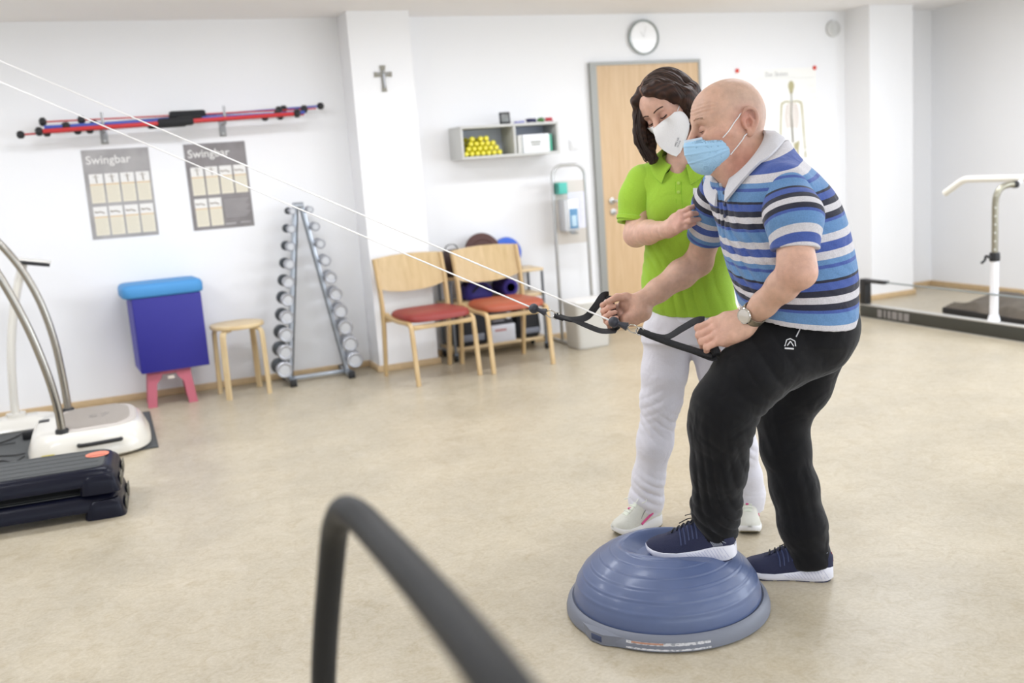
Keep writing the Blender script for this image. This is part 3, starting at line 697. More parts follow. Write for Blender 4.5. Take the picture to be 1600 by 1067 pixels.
names = ['topmost', 'second from the top', 'third from the top', 'fourth from the top', 'fifth from the top', 'fifth from the bottom', 'fourth from the bottom', 'third from the bottom', 'second from the bottom', 'lowest']
for s in (-1, 1):
    for i in range(10):
        t_ = (i + .0) / 9.; z = 1.165 - 1.045 * t_; fx = (1 - z / zt); xr = s * .022 + ((Lx if s < 0 else Rx) - s * .022) * fx
        r = sizes[i]; h = .035 + .012 * t_
        yy = .055 * (z / zt)
        o = thing('chrome_dumbbell', 'chrome dumbbell on the %s arm of the rack, %s' % ('left' if s < 0 else 'right', names[i]), 'dumbbell', (1.256 + xr + s * (.016 + r * .9) , 6.80 + yy - .035, z), 0, 'chrome dumbbells on the rack')
        ax = _n(np.array([-.10 * s if s > 0 else .02, -1., 0.0]))
        ln = .055 + .01 * t_
        MB().tube([ax * (-ln), ax * ln], .011, 10).obj('grip', chr_, o)
        for q in (-1, 1):
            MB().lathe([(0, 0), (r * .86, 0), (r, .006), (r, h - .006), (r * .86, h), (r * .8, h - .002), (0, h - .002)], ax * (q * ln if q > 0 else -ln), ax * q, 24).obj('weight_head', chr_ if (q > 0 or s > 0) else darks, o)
        MB().lathe([(0, 0), (r * .6, 0), (r * .6, .001), (0, .0012)], ax * (ln + h - .0018), ax, 20).obj('end_plate', chr2, o)
# saddle arms of the rack
for s in (-1, 1):
    for i in range(10):
        z = 1.165 - 1.045 * i / 9.; fx = (1 - z / zt); xr = s * .022 + ((Lx if s < 0 else Rx) - s * .022) * fx; r = sizes[i]
        yy = .055 * (z / zt)
        pts = [(xr + s * .012, yy, z - .013), (xr + s * (.016 + r * .9), yy - .02, z - .014), (xr + s * (.016 + r * .9 + .014), yy - .022, z - .004)]
        MB().ribbon(pts, .034, .003, (0, 1, 0)).obj('saddle', darks, c)

# disinfection stand
c = thing('disinfection_stand', 'chrome tube stand with hand disinfectant dispenser beside the door', 'stand', (3.267, 6.80, 0))
xl, xr_, zt_ = -.131, .138, 1.334
pts = [(xl, 0, .02), (xl, 0, zt_ - .09)]
for i in range(1, 7):
    a = PI - i * PI / 12; pts.append((xl + .085 + .085 * math.cos(a), 0, zt_ - .085 + .085 * math.sin(a)))
for i in range(0, 7):
    a = PI / 2 - i * PI / 12; pts.append((xr_ - .085 + .085 * math.cos(a), 0, zt_ - .085 + .085 * math.sin(a)))
pts += [(xr_, 0, zt_ - .12), (xr_, 0, .02)]
MB().tube(pts, .0125, 12).obj('tube_frame', chrome, c)
for x in (xl, xr_):
    MB().tube([(x, -.12, .014), (x, .17, .014)], .012, 10).obj('floor_bar', chrome, c)
MB().bx(xl + .013, xr_ - .013, -.004, .004, .75, 1.22, .002).obj('mounting_panel', mat('panel_greige', (206, 200, 192), rough=.5), c)
MB().bx(xl + .115, xr_ - .016, -.0062, -.0045, .86, 1.13).obj('notice_sheet', mat('notice_lilac', (224, 224, 236), rough=.6), c)
b = MB()
for i in range(12): b.bx(xl + .128, xr_ - .03 - .01 * (i % 3), -.0068, -.0063, 1.11 - i * .019, 1.113 - i * .019)
b.obj('notice_print', mat('notice_line', (196, 196, 210)), c)
c2 = thing('soap_dispenser', 'white disinfectant dispenser with blue label on the chrome stand', 'dispenser', (3.221, 6.795, .85))
MB().bx(-.058, .062, -.115, -.002, 0, .235, .008).obj('housing', mat('dispenser_grey', (196, 198, 200), rough=.4), c2)
MB().bx(-.03, .052, -.121, -.1155, .03, .235, .003).obj('front_plate', white_pl, c2)
MB().bx(-.022, .045, -.1235, -.1213, .02, .165, .001).obj('label', mat('dispenser_blue', (88, 138, 176), rough=.4), c2)
MB().bx(-.008, .032, -.1255, -.1237, .035, .115, .0006).obj('label_field', mat('label_pale', (178, 204, 220), rough=.4), c2)
MB().ribbon(smooth_path([(0, -.10, -.0005), (0, -.13, -.012), (0, -.165, -.02)], 4), .05, .006, (1, 0, 0)).obj('lever', chrome, c2)
c2 = thing('glove_box', 'small teal box fixed at top of the disinfection stand', 'box', (3.183, 6.794, 1.125))
MB().bx(-.035, .035, -.075, -.001, 0, .085, .004).obj('carton_body', mat('teal_carton', (84, 186, 172), rough=.5), c2)
MB().bx(-.036, -.0352, -.07, -.006, .01, .075).obj('side_field', mat('teal_dark', (60, 150, 136)), c2)
c2 = thing('waste_bin', 'pale translucent plastic bin on the floor under the chrome stand', 'bin', (3.228, 6.55, 0), .04)
frost = mat('frosted_plastic', (232, 230, 224), rough=.35, alpha=.82)
b = MB(); rings = []
def rr_(hx_, hy_, z, n_=36, e_=.25):
    r = []
    for i in range(n_):
        a = 2 * PI * i / n_; ca, sa = math.cos(a), math.sin(a); r.append((math.copysign(abs(ca) ** e_, ca) * hx_, math.copysign(abs(sa) ** e_, sa) * hy_, z))
    return r
for hx_, hy_, z in ((.125, .10, .003), (.13, .105, .012), (.145, .12, .325), (.15, .125, .332), (.15, .125, .34), (.142, .117, .34), (.139, .114, .325), (.124, .099, .02)): rings.append(rr_(hx_, hy_, z))
b.loft(rings); b.obj('container', frost, c2)
b = MB(); b.loft([rr_(.147, .122, .3405), rr_(.15, .125, .345), rr_(.148, .123, .353), rr_(.13, .105, .358)]); b.obj('lid', mat('frost_lid', (238, 236, 232), rough=.4), c2)

# ------------------------------------------------------------------ aerobic steps
stepm = mat('step_blue_black', (14, 16, 32), rough=.3, spec=.22, bump=.05, bscale=120); stept = mat('step_rubber_top', (74, 76, 76), rough=.7, bump=.3, bscale=160)
def aerobic_step(label, z0, x, y, rz, zoff):
    c = thing('aerobic_step', label, 'step platform', (x, y, z0), rz, 'stacked aerobic steps')
    Lh, Wh, H = .50, .205, .105           # half length, half width, height
    b = MB(); rings = []; prof = []
    N_ = 64
    # shell: long body lofted along z from the base outwards
    for z, ins in ((.036, 0.0), (.06, .0), (.085, .012), (.098, .022), (.105, .034)):
        r = []
        for i in range(N_):
            a = 2 * PI * (i + .5) / N_; ca, sa = math.cos(a), math.sin(a)
            r.append((math.copysign(abs(ca) ** .22, ca) * (Lh - ins), math.copysign(abs(sa) ** .22, sa) * (Wh - ins), z))
        rings.append(r)
    b.loft(rings); b.obj('body', stepm, c)
    MB().loft([rr_(Lh - .045, Wh - .042, .1052, 64, .22), rr_(Lh - .047, Wh - .044, .1085, 64, .22)]).obj('top_mat', stept, c)
    for k_ in range(-4, 5):
        if k_ % 2 == 0: MB().bx(-Lh + .07, Lh - .07, k_ * .034 - .0015, k_ * .034 + .0015, .1087, .1100).obj('tread_rib', stept, c)
    for sx in (-1, 1):
        b = MB(); rings = []
        for z, g in ((0, .012), (.014, .012), (.045, .008), (.065, .004), (.078, -.006)):
            r = []
            for i in range(40):
                a = 2 * PI * (i + .5) / 40; ca, sa = math.cos(a), math.sin(a)
                r.append((sx * (Lh - .068) + math.copysign(abs(ca) ** .3, ca) * (.068 + (.045 - z) * .12 + g), math.copysign(abs(sa) ** .22, sa) * (Wh + .0 + g), z))
            rings.append(r)
        b.loft(rings); b.obj('foot_block', stepm, c)
        for yy in (-.1, .1): MB().bx(sx * (Lh + .016) - .003, sx * (Lh + .016) + .003, yy - .06, yy + .06, .012, .05, .001).obj('rubber_pad', mat('pad_grey', (100, 96, 84), rough=.7), c)
    return c
s1 = aerobic_step('lower dark blue step platform, directly on the floor at left', 0, -.56, 4.695, -.06, 0)
s2 = aerobic_step('upper dark blue step platform with orange sticker, atop the other', .1105, -.568, 4.70, -.055, 0)
MB().lathe([(0, .1102), (.05, .1102), (.05, .1112), (0, .1114)], (.42, .05, 0), None, 28).obj('sticker', mat('orange_sticker', (224, 128, 100), rough=.5), s2)
MB().bx(.385, .455, .02, .04, .1113, .1116).obj('sticker_text', mat('sticker_dark', (190, 96, 76)), s2)

# ------------------------------------------------------------------ vibration plate on its mat
c = thing('floor_mat', 'dark grey rubber mat beneath the white vibration plate', 'mat', (-.38, 6.07, 0))
MB().bx(-.80, .515, -.50, .46, 0, .008, .002).obj('mat_sheet', mat('dark_rubber_mat', (72, 74, 74), rough=.75, bump=.2, bscale=120), c)
MB().bx(-.79, .505, -.49, .45, .0081, .0105).obj('mat_surface', mat('rubber_mat_top', (80, 82, 82), rough=.8, bump=.35, bscale=160), c)
white_g = mat('glossy_white_shell', (226, 222, 212), rough=.22, coat=.4)
c = thing('vibration_plate', 'white vibration plate with two curved steel handles, in front', 'fitness machine', (-.20, 5.85, .011))
def outline(k, z):
    r = []
    for i in range(72):
        a = 2 * PI * i / 72; ca, sa = math.cos(a), math.sin(a); e = .62 if ca > 0 else .4
        r.append((math.copysign(abs(ca) ** e, ca) * (.31 - k), math.copysign(abs(sa) ** .55, sa) * (.36 - k), z))
    return r
MB().loft([outline(.012, 0), outline(0, .01), outline(.0, .045), outline(.022, .10), outline(.035, .125), outline(.05, .138), outline(.06, .145), outline(.16, .146)]).obj('shell', white_g, c)
b = MB(); top = []
for kk, z in ((0, .1462), (.004, .153), (.012, .156)):
    r = []
    for i in range(56):
        a = 2 * PI * i / 56; ca, sa = math.cos(a), math.sin(a); e = .8 if ca > 0 else .35
        r.append((.045 + math.copysign(abs(ca) ** e, ca) * (.205 - kk), math.copysign(abs(sa) ** .5, sa) * (.29 - kk), z))
    top.append(r)
b.loft(top); b.obj('platform', mat('platform_greige', (196, 188, 180), rough=.6), c)
for k_ in range(-11, 12):
    hw_ = .185 * (1 - (abs(k_) / 14.) ** 4)
    MB().bx(.045 - hw_ * .98, .045 + hw_ * .92, k_ * .0235 - .0035, k_ * .0235 + .0035, .1562, .1592, .0008).obj('tread_rib', mat('platform_rib', (178, 170, 162), rough=.6), c)
text('S7', .12, mat('platform_logo', (150, 142, 136)), c, 'print', (-.20 + .0, 5.80, .011 + .160), (1, 0, 0), (0, 1, 0))
for y, nm in ((-.345, 'near'), (.345, 'far')):
    pass
steel_b = mat('satin_steel_tube', (168, 164, 156), rough=.25, metal=1.)
def pole(y, zb_, pts):
    b = MB(); b.tube(smooth_path([(p[0] + .20, y - 5.85, p[1] - .011) for p in pts], 8), .021, 16); b.obj('handle_pole', steel_b, c)
    MB().lathe([(.034, 0), (.034, .022), (.028, .03), (.0215, .03)], (pts[0][0] + .20, y - 5.85, zb_), None, 24).obj('pole_socket', black_pl, c)
pole(5.585, .138, [(-.323, .15), (-.328, .30), (-.352, .48), (-.40, .70), (-.455, .88), (-.52, 1.05), (-.60, 1.20), (-.72, 1.34)])
pole(6.13, .138, [(-.306, .15), (-.308, .32), (-.322, .56), (-.36, .78), (-.42, .96), (-.50, 1.11), (-.60, 1.24), (-.72, 1.36)])
b = MB(); b.tube(smooth_path([(-.05, -.352, .085), (-.045, -.376, .088), (.0, -.382, .088), (.11, -.380, .09), (.15, -.374, .09), (.155, -.350, .087)], 6), .011, 10); b.obj('carry_handle', black_pl, c)
MB().bx(-.255, -.2, .08, .15, .1385, .1475, .002).obj('switch_panel', black_pl, c)
MB().bx(-.232, -.17, -.353, -.350, .02, .06).obj('warning_label', mat('yellow_label', (206, 190, 70)), c)

# second white machine against the wall
c = thing('column_machine', 'tall white column machine with black-edged console by the wall', 'fitness machine', (-.60, 6.62, 0))
b = MB(); b.tube(smooth_path([(-.02, .0, .05), (-.02, .0, .16), (.0, -.01, .40), (.035, -.01, .62), (.09, -.01, .83), (.15, -.01, 1.00)], 6), .042, 16, flat=(.6, 1.0), up=(1, 0, 0)); b.obj('column', white_g, c)
MB().box((.20, -.02, 1.003), (.20, .20, .018), .006, Matrix.Rotation(.20, 3, 'Y')).obj('console', white_g, c)
b = MB(); b.box((.198, -.122, .996), (.20, .012, .022), .003, Matrix.Rotation(.20, 3, 'Y')); b.obj('console_edge', black_pl, c)
b = MB(); b.loft([rr_(.20, .15, .012), rr_(.205, .155, .02), rr_(.18, .13, .055), rr_(.10, .08, .075)]); b.obj('base', white_g, c)
MB().tube([(-.02, .0, .06), (-.02, .0, .10)], .055, 20).obj('column_collar', white_g, c)
def cable(label, pts, r=.004):
    P = smooth_path(pts, 8); o = MB().tube(P, r, 6).obj('power_cable', black_pl); return tag(o, label, 'cable', None)
cable('black power cable looping on the dark mat toward the column machine', [(-1.0, 6.35, .016), (-.85, 6.22, .016), (-.72, 6.20, .0165), (-.62, 6.30, .017), (-.585, 6.38, .019)])
cable('black cable running from the white plate left along the mat', [(-.53, 5.74, .03), (-.58, 5.70, .0165), (-.66, 5.78, .0165), (-.80, 5.72, .0165), (-1.0, 5.76, .0165)])
cable('black cable curling in a wide loop on the dark mat', [(-.53, 5.80, .03), (-.60, 5.86, .0165), (-.74, 5.95, .0165), (-.82, 6.08, .0165), (-.76, 6.16, .0165), (-.60, 6.12, .026)])
o = thing('cable_plug', 'black plug lying on the mat beside the column machine', 'plug', (-.53, 6.24, .011))
MB().bx(-.04, .04, -.03, .03, 0, .05, .01).obj('plug_body', black_pl, o)
MB().tube([(.04, 0, .025), (.075, .005, .015)], .008, 8).obj('strain_relief', black_pl, o)

# ------------------------------------------------------------------ parallel bars
c = thing('parallel_bars', 'parallel bars with long black floor beam and white handrail at right', 'parallel bars', (5.42, 5.2, 0))
beam = mat('anthracite_beam', (58, 58, 52), rough=.5); rim = mat('aluminium_edge', (196, 194, 188), rough=.35, metal=.4)
MB().bx(-.03, .03, -3.0, .92, .006, .096, .003).obj('floor_beam', beam, c)
MB().bx(-.031, .031, -3.0, .92, .0965, .104, .001).obj('top_edge', rim, c)
MB().bx(-.034, .034, -3.0, .92, 0, .0055).obj('bottom_edge', rim, c)
b = MB()
for i, (y, wd) in enumerate(((.70, .045), (.645, .022), (.60, .03), (.545, .05), (.485, .04), (.425, .05))): b.bx(-.0322, -.0306, y - wd / 2, y + wd / 2, .022, .08)
b.obj('side_lettering', mat('faded_lettering', (140, 136, 134), rough=.6), c)
# end bracket with a tension cable
b = MB(); b.bx(-.03, .03, .855, .92, .105, .30, .004); b.bx(-.03, .03, .66, .855, .275, .298, .004); b.obj('end_bracket', black_pl, c)
MB().tube([(0, .70, .287), (0, -3.0, .287)], .006, 8).obj('tension_cable', mat('cable_grey', (150, 158, 160), rough=.4, metal=.5), c)
wm = mat('white_powder_coat', (240, 240, 244), rough=.3); ivory = mat('ivory_handrail', (236, 233, 224), rough=.35)
def post(yp):
    x = .03
    MB().tube([(x, yp, .104), (x, yp, .53)], .027, 20).obj('lower_tube', wm, c)
    MB().lathe([(.028, 0), (.042, 0), (.040, .006), (.030, .04), (.028, .04)], (x, yp, .1045), None, 20).obj('base_flange', wm, c)
    MB().lathe([(.0275, 0), (.033, .004), (.035, .03), (.031, .058), (.018, .06)], (x, yp, .505), None, 20).obj('clamp_collar', black_pl, c)
    MB().tube(smooth_path([(x - .033, yp, .53), (x - .065, yp + .01, .545), (x - .07, yp + .015, .52), (x - .095, yp + .02, .50)], 4), .009, 8).obj('clamp_lever', black_pl, c)
    b = MB(); b.tube(smooth_path([(x, yp, .50), (x, yp, .70), (x, yp, .88), (x + .008, yp - .005, .945), (x + .04, yp - .01, .985), (x + .09, yp - .015, 1.0), (x + .14, yp - .02, 1.0)], 6), .0205, 16); b.obj('upper_tube', mat('aged_steel_tube', (158, 154, 138), rough=.3, metal=.9), c)
    for k_ in range(6): MB().lathe([(0, .0), (.006, 0), (.006, .0012), (0, .0014)], (x - .0145, yp - .0145, .585 + k_ * .055), (-.707, -.707, 0), 10).obj('adjusting_hole', mat('hole_light', (226, 226, 222)), c)
    MB().tube([(x + .135, yp - .02, 1.0), (x + .165, yp - .022, 1.0)], .024, 14).obj('joint_sleeve', black_pl, c)
    MB().tube([(x + .165, yp - .022, 1.0), (x + .21, yp - .03, 1.02)], .016, 12).obj('rail_mount', wm, c)
post(-.30); post(-2.2)
xr2 = .245
MB().tube(smooth_path([(xr2, .335, .938), (xr2, .27, .975), (xr2, .19, 1.020), (xr2, .14, 1.035), (xr2, .06, 1.037)], 5) + [(xr2, -1.2, 1.037), (xr2, -3.0, 1.037)], .0235, 18).obj('handrail', ivory, c)
# folded blanket on the floor behind
c = thing('folded_blanket', 'dark grey folded blanket on a black pad behind the parallel bars', 'blanket', (6.16, 5.35, 0), -.1)
MB().bx(-.30, .42, -.55, .42, 0, .05, .012).obj('foam_pad', mat('black_foam_pad', (40, 38, 36), rough=.9, bump=.2, bscale=60), c)
b = MB(); n_ = 44; vs = []; fs = []
for i in range(n_ + 1):
    for j in range(n_ + 1):
        u = i / n_; v_ = j / n_; x = -.29 + .70 * u; y = -.54 + .95 * v_
        e = min(u, 1 - u, v_, 1 - v_); h = .051 + .075 * min(1, e * 14) * (0.75 + .4 * math.sin(7 * u + 3 * math.sin(5 * v_)) * math.cos(6 * v_ + 2 * u))
        vs.append((x + .008 * math.sin(20 * v_), y + .008 * math.sin(23 * u), h))
for i in range(n_):
    for j in range(n_): a = i * (n_ + 1) + j; fs.append((a, a + n_ + 1, a + n_ + 2, a + 1))
m0 = len(vs); vs += [(q[0], q[1], .0505) for q in vs[:m0]]
fs += [tuple(m0 + i for i in f[::-1]) for f in fs]
edge = [i * (n_ + 1) for i in range(n_ + 1)] + [n_ * (n_ + 1) + j for j in range(1, n_ + 1)] + [i * (n_ + 1) + n_ for i in range(n_ - 1, -1, -1)] + [j for j in range(n_ - 1, 0, -1)]
fs += [(edge[i], edge[(i + 1) % len(edge)], m0 + edge[(i + 1) % len(edge)], m0 + edge[i]) for i in range(len(edge))]
b.add(vs, fs); b.obj('blanket_cloth', mat('taupe_fleece', (100, 92, 82), rough=.95, bump=.4, bscale=70, var=.2, vscale=10), c)

# ------------------------------------------------------------------ blurred handle in the foreground
c = thing('machine_handle', 'black foam-covered curved tube close to the camera, out of focus', 'handle', (.205, 1.33, 0))
pts = smooth_path([(.19, 1.36, .0), (.196, 1.34, .35), (.201, 1.313, .635), (.219, 1.225, .88), (.218, 1.135, .965), (.216, 1.045, .996), (.217, .93, 1.003), (.200, .68, 1.035), (.180, .49, 1.062), (.176, .40, 1.05), (.172, .34, .98), (.17, .32, .85), (.17, .32, 0)], 8)
cut = 3 * 8
foam = mat('black_handle_foam', (20, 21, 24), rough=.6)
MB().tube([p for p in pts[2 * 8 - 6:10 * 8 + 1]], .0175, 20).obj('foam_grip', foam, c, True)
MB().tube(pts[:2 * 8 - 4], .0165, 16).obj('steel_tube', mat('dark_tube', (30, 31, 38), rough=.45, metal=.2), c, True)
MB().tube(pts[10 * 8 - 1:], .0165, 16).obj('steel_tube', mat('dark_tube', (30, 31, 38), rough=.45, metal=.2), c, True)
for p in (pts[0], pts[-1]): MB().lathe([(0, 0), (.05, 0), (.05, .006), (.02, .012), (.0, .012)], (p[0], p[1], 0), None, 24).obj('floor_flange', black_pl, c, True)

# ------------------------------------------------------------------ half ball balance trainer
c = thing('balance_half_ball', 'blue inflated half ball on grey base under the front foot', 'balance trainer', (1.450, 2.503, 0))
BR = .3075
domem = mat('blue_vinyl_dome', (84, 98, 134), rough=.38, coat=.2, var=.06, vscale=14)
basem = mat('grey_dome_base', (116, 120, 132), rough=.5)
FOOT = (1.52, 2.455)          # contact point of the sole (world)
prof = []
HT = .178
for i in range(241):
    a = i / 240 * PI / 2; prof.append((.283 * math.cos(a), .045 + HT * math.sin(a) ** 1.0))
b = MB(); n_ = 128; vs = []; fs = []
for i, (r, z) in enumerate(prof):
    rr0 = r
    # raised rings moulded in the skin
    for q in (.272, .252, .226, .196, .164, .130, .096, .062):
        z += .55 * (.0020 * math.exp(-((r - q) / .0022) ** 2) - .0016 * math.exp(-((r - q - .004) / .002) ** 2)) * (1 if r < .25 else .8)
        if r > .24: rr0 += .0007 * math.exp(-((r - q) / .0022) ** 2)
    for j in range(n_):
        t_ = 2 * PI * j / n_; x, y = rr0 * math.cos(t_), rr0 * math.sin(t_)
        dx, dy = x + 1.450 - FOOT[0], y + 2.503 - FOOT[1]
        al = dx * RH[0] + dy * RH[1]; ac = dx * VH[0] + dy * VH[1]
        d2 = (al / .17) ** 2 + (ac / .10) ** 2
        lim = .184 + .012 * (al / .14) + max(0, d2 - 1) * .05
        zz = z
        if d2 < 6:
            k_ = .014; h = max(0, min(1, .5 + .5 * (lim - z) / k_)); zz = lim * (1 - h) + z * h - k_ * h * (1 - h)
        vs.append((x, y, zz))
for i in range(len(prof) - 1):
    for j in range(n_): fs.append((i * n_ + j, i * n_ + (j + 1) % n_, (i + 1) * n_ + (j + 1) % n_, (i + 1) * n_ + j))
b.add(vs, fs); b.obj('dome', domem, c)
MB().lathe([(0, .004), (.285, .004), (.296, 0), (.3075, .006), (BR, .018), (.303, .034), (.296, .045), (.289, .048), (.2835, .044), (.2, .03), (0, .03)], (0, 0, 0), None, 96).obj('base_rim', basem, c)
# carrying grips recessed into the rim
for ang in (200, 20):
    a = math.radians(ang); u = np.array([math.cos(a), math.sin(a), 0]); v_ = np.array([-u[1], u[0], 0])
    b = MB(); rings = []
    for t_, ww in ((-1, .286), (-.6, .302), (-.25, .318), (.25, .318), (.6, .302), (1, .286)):
        p = u * ww + v_ * t_ * .095; q_ = u * (ww - .03) + v_ * t_ * .095
        rings.append([p + [0, 0, .003], p + [0, 0, .034], q_ + [0, 0, .044], q_ + [0, 0, .003]])
    b.loft(rings); b.obj('grip_lug', basem, c)
    b = MB(); b.box(u * .3165, (.006, .04, .018), .002, Matrix.Rotation(a, 3, 'Z')); b.v = [(q[0], q[1], q[2] + .019) for q in b.v]; b.obj('grip_recess', mat('recess_dark', (60, 70, 100), rough=.6), c)
lab0, lab1 = -143, -98
b = MB(); ring = []
for i in range(25):
    a = math.radians(lab0 + (lab1 - lab0) * i / 24)
    ring.append([(BR * 1.002 * math.cos(a), BR * 1.002 * math.sin(a), .009), (.3048 * math.cos(a), .3048 * math.sin(a), .031)])
vs = []; fs = []
for r in ring: vs += r
for i in range(24): fs.append((2 * i, 2 * i + 2, 2 * i + 3, 2 * i + 1))
b.add(vs, fs)
def worn(name):
    m = bpy.data.materials.new(name); m.use_nodes = True; nt = m.node_tree; N = nt.nodes; K = nt.links; p = N['Principled BSDF']
    tc = N.new('ShaderNodeTexCoord'); n = N.new('ShaderNodeTexNoise'); n.inputs['Scale'].default_value = 120; n.inputs['Detail'].default_value = 3
    cr = N.new('ShaderNodeValToRGB'); e = cr.color_ramp.elements; e[0].position = .38; e[0].color = s2l((150, 152, 158)) + (1,); e[1].position = .5; e[1].color = s2l((206, 206, 210)) + (1,)
    K.new(tc.outputs['Object'], n.inputs['Vector']); K.new(n.outputs['Fac'], cr.inputs[0]); K.new(cr.outputs[0], p.inputs['Base Color']); p.inputs['Roughness'].default_value = .6; return m
lb_ = b.obj('worn_label', worn('worn_white_print'), c)
b = MB(); vs = []; fs = []
for i in range(13):
    a = math.radians(lab0 + 3 + 17 * i / 12)
    vs += [(.3069 * math.cos(a), .3069 * math.sin(a), .026), (.3056 * math.cos(a), .3056 * math.sin(a), .0305)]
for i in range(12): fs.append((2 * i, 2 * i + 2, 2 * i + 3, 2 * i + 1))
b.add(vs, fs); b.obj('label_heading', mat('orange_print', (178, 132, 110), rough=.6), lb_)
# ================================================================== IMPLICIT SURFACE KIT (for bodies and cloth)
def unit(v): v = np.array(v, float); return v / (np.linalg.norm(v) + 1e-12)
class Prim:
    def __init__(s, fn, pts, rad, k=.01, op='u'):
        P = np.array(pts, float); s.fn = fn; s.lo = P.min(0) - rad; s.hi = P.max(0) + rad; s.k = k; s.op = op
def cap(a, b, ra, rb, k=.01, op='u', flat=None):
    """tapered capsule; flat=(direction, factor<1) squashes it along a direction"""
    a = np.array(a, float); b = np.array(b, float); ab = b - a; L2 = ab @ ab + 1e-12
    if flat: w_ = unit(flat[0]); fs_ = flat[1]
    def fn(p):
        q = p - a; h = np.clip(q @ ab / L2, 0, 1); q = q - h[:, None] * ab
        r = ra + (rb - ra) * h
        if flat:
            c = q @ w_; d = np.sqrt(np.maximum((q * q).sum(1) - c * c + (c / fs_) ** 2, 0)); return (d - r) * (fs_ * .5 + .5)
        return np.sqrt((q * q).sum(1)) - r
    return Prim(fn, [a, b], max(ra, rb) + .002, k, op)
def chain(pts, rs, k=.01, kk=.012, flat=None, op='u'):
    P = [np.array(p, float) for p in pts]
    caps = [cap(P[i], P[i + 1], rs[i], rs[i + 1], flat=(flat[i] if isinstance(flat, list) else flat)) for i in range(len(P) - 1)]
    def fn(p):
        d = caps[0].fn(p)
        for c in caps[1:]:
            e = c.fn(p); h = np.maximum(kk - np.abs(d - e), 0) / kk; d = np.minimum(d, e) - h * h * kk * .25
        return d
    return Prim(fn, P, max(rs) + .004, k, op)
def ell(c, r, R=None, k=.01, op='u'):
    c = np.array(c, float); r = np.array(r, float); R = np.eye(3) if R is None else np.array(R, float)   # rows of R = axes
    def fn(p):
        q = (p - c) @ R.T; k0 = np.sqrt(((q / r) ** 2).sum(1)); k1 = np.sqrt(((q / (r * r)) ** 2).sum(1)) + 1e-9
        return k0 * (k0 - 1) / k1
    return Prim(fn, [c], max(r) + .002, k, op)
class Spine:
    """stack of oval sections: centre, u (half width a), w (half depth b)"""
    def __init__(s, secs, e=2.3, sub=4):
        C = np.array([q[0] for q in secs], float); U = np.array([unit(q[1]) for q in secs]); W = np.array([unit(q[2]) for q in secs])
        A = np.array([[q[3], q[4]] for q in secs], float)
        def sm(X):
            out = []
            n = len(X)
            for i in range(n - 1):
                a, b, c, d = X[max(i - 1, 0)], X[i], X[i + 1], X[min(i + 2, n - 1)]
                for j in range(sub):
                    t = j / sub; out.append(.5 * ((2 * b) + (c - a) * t + (2 * a - 5 * b + 4 * c - d) * t * t + (3 * b - a - 3 * c + d) * t ** 3))
            out.append(X[-1]); return np.array(out)
        s.C, s.U, s.W, s.A = sm(C), sm(U), sm(W), sm(A); s.sub = sub
        s.U /= np.linalg.norm(s.U, axis=1)[:, None]; s.W -= s.U * (s.W * s.U).sum(1)[:, None]; s.W /= np.linalg.norm(s.W, axis=1)[:, None]
        s.N = np.cross(s.U, s.W)
        if (s.N[0] @ (s.C[1] - s.C[0])) < 0: s.N = -s.N
        s.e = e
        s.arc = np.concatenate([[0], np.cumsum(np.linalg.norm(np.diff(s.C, axis=0), axis=1))])
    def loc(s, p):
        D = (p @ s.N.T) - (s.C * s.N).sum(1)[None, :]; n = len(s.C)
        idx = np.clip((D >= 0).sum(1) - 1, 0, n - 2); ar = np.arange(len(p))
        d0, d1 = D[ar, idx], D[ar, idx + 1]; t = np.clip(d0 / (d0 - d1 + 1e-9), 0, 1)
        t = np.where(d0 < 0, 0, t)
        lo = np.maximum(0, -D[:, 0]); hi = np.maximum(0, D[:, -1]); f = lambda X: X[idx] * (1 - t)[:, None] + X[idx + 1] * t[:, None]
        c = f(s.C); u = f(s.U); w_ = f(s.W); a = f(s.A)
        q = p - c; return (q * u).sum(1), (q * w_).sum(1), a, idx + t, np.where(lo > 0, lo, hi)
    def prim(s, k=.01, op='u', off=0.):
        def fn(p):
            x, y, a, t, z = s.loc(p); A, B = a[:, 0], a[:, 1]
            q = ((np.abs(x) / A) ** s.e + (np.abs(y) / B) ** s.e) ** (1 / s.e)
            d = (q - 1) * np.minimum(A, B) * .95 - off
            return np.maximum(d, 0) * (z > 0) * 0 + np.where(z > 0, np.sqrt(np.maximum(d, 0) ** 2 + z * z), np.maximum(d, -.2))
        m = float(s.A.max()) + off + .01
        return Prim(fn, s.C, m, k, op)
def plane_cut(o, n):
    """keeps the side the normal points away from"""
    o = np.array(o, float); n = unit(n)
    pr = Prim(lambda p: (p - o) @ n, [o], 1e3, .004, 'i'); return pr
def local_cut(o, n, rad):
    """as plane_cut but only near o"""
    o = np.array(o, float); n = unit(n)
    def fn(p):
        d = (p - o) @ n; far = np.sqrt(((p - o) ** 2).sum(1)) - rad
        return np.minimum(d, -far)
    return Prim(fn, [o], 1e3, .003, 'i')
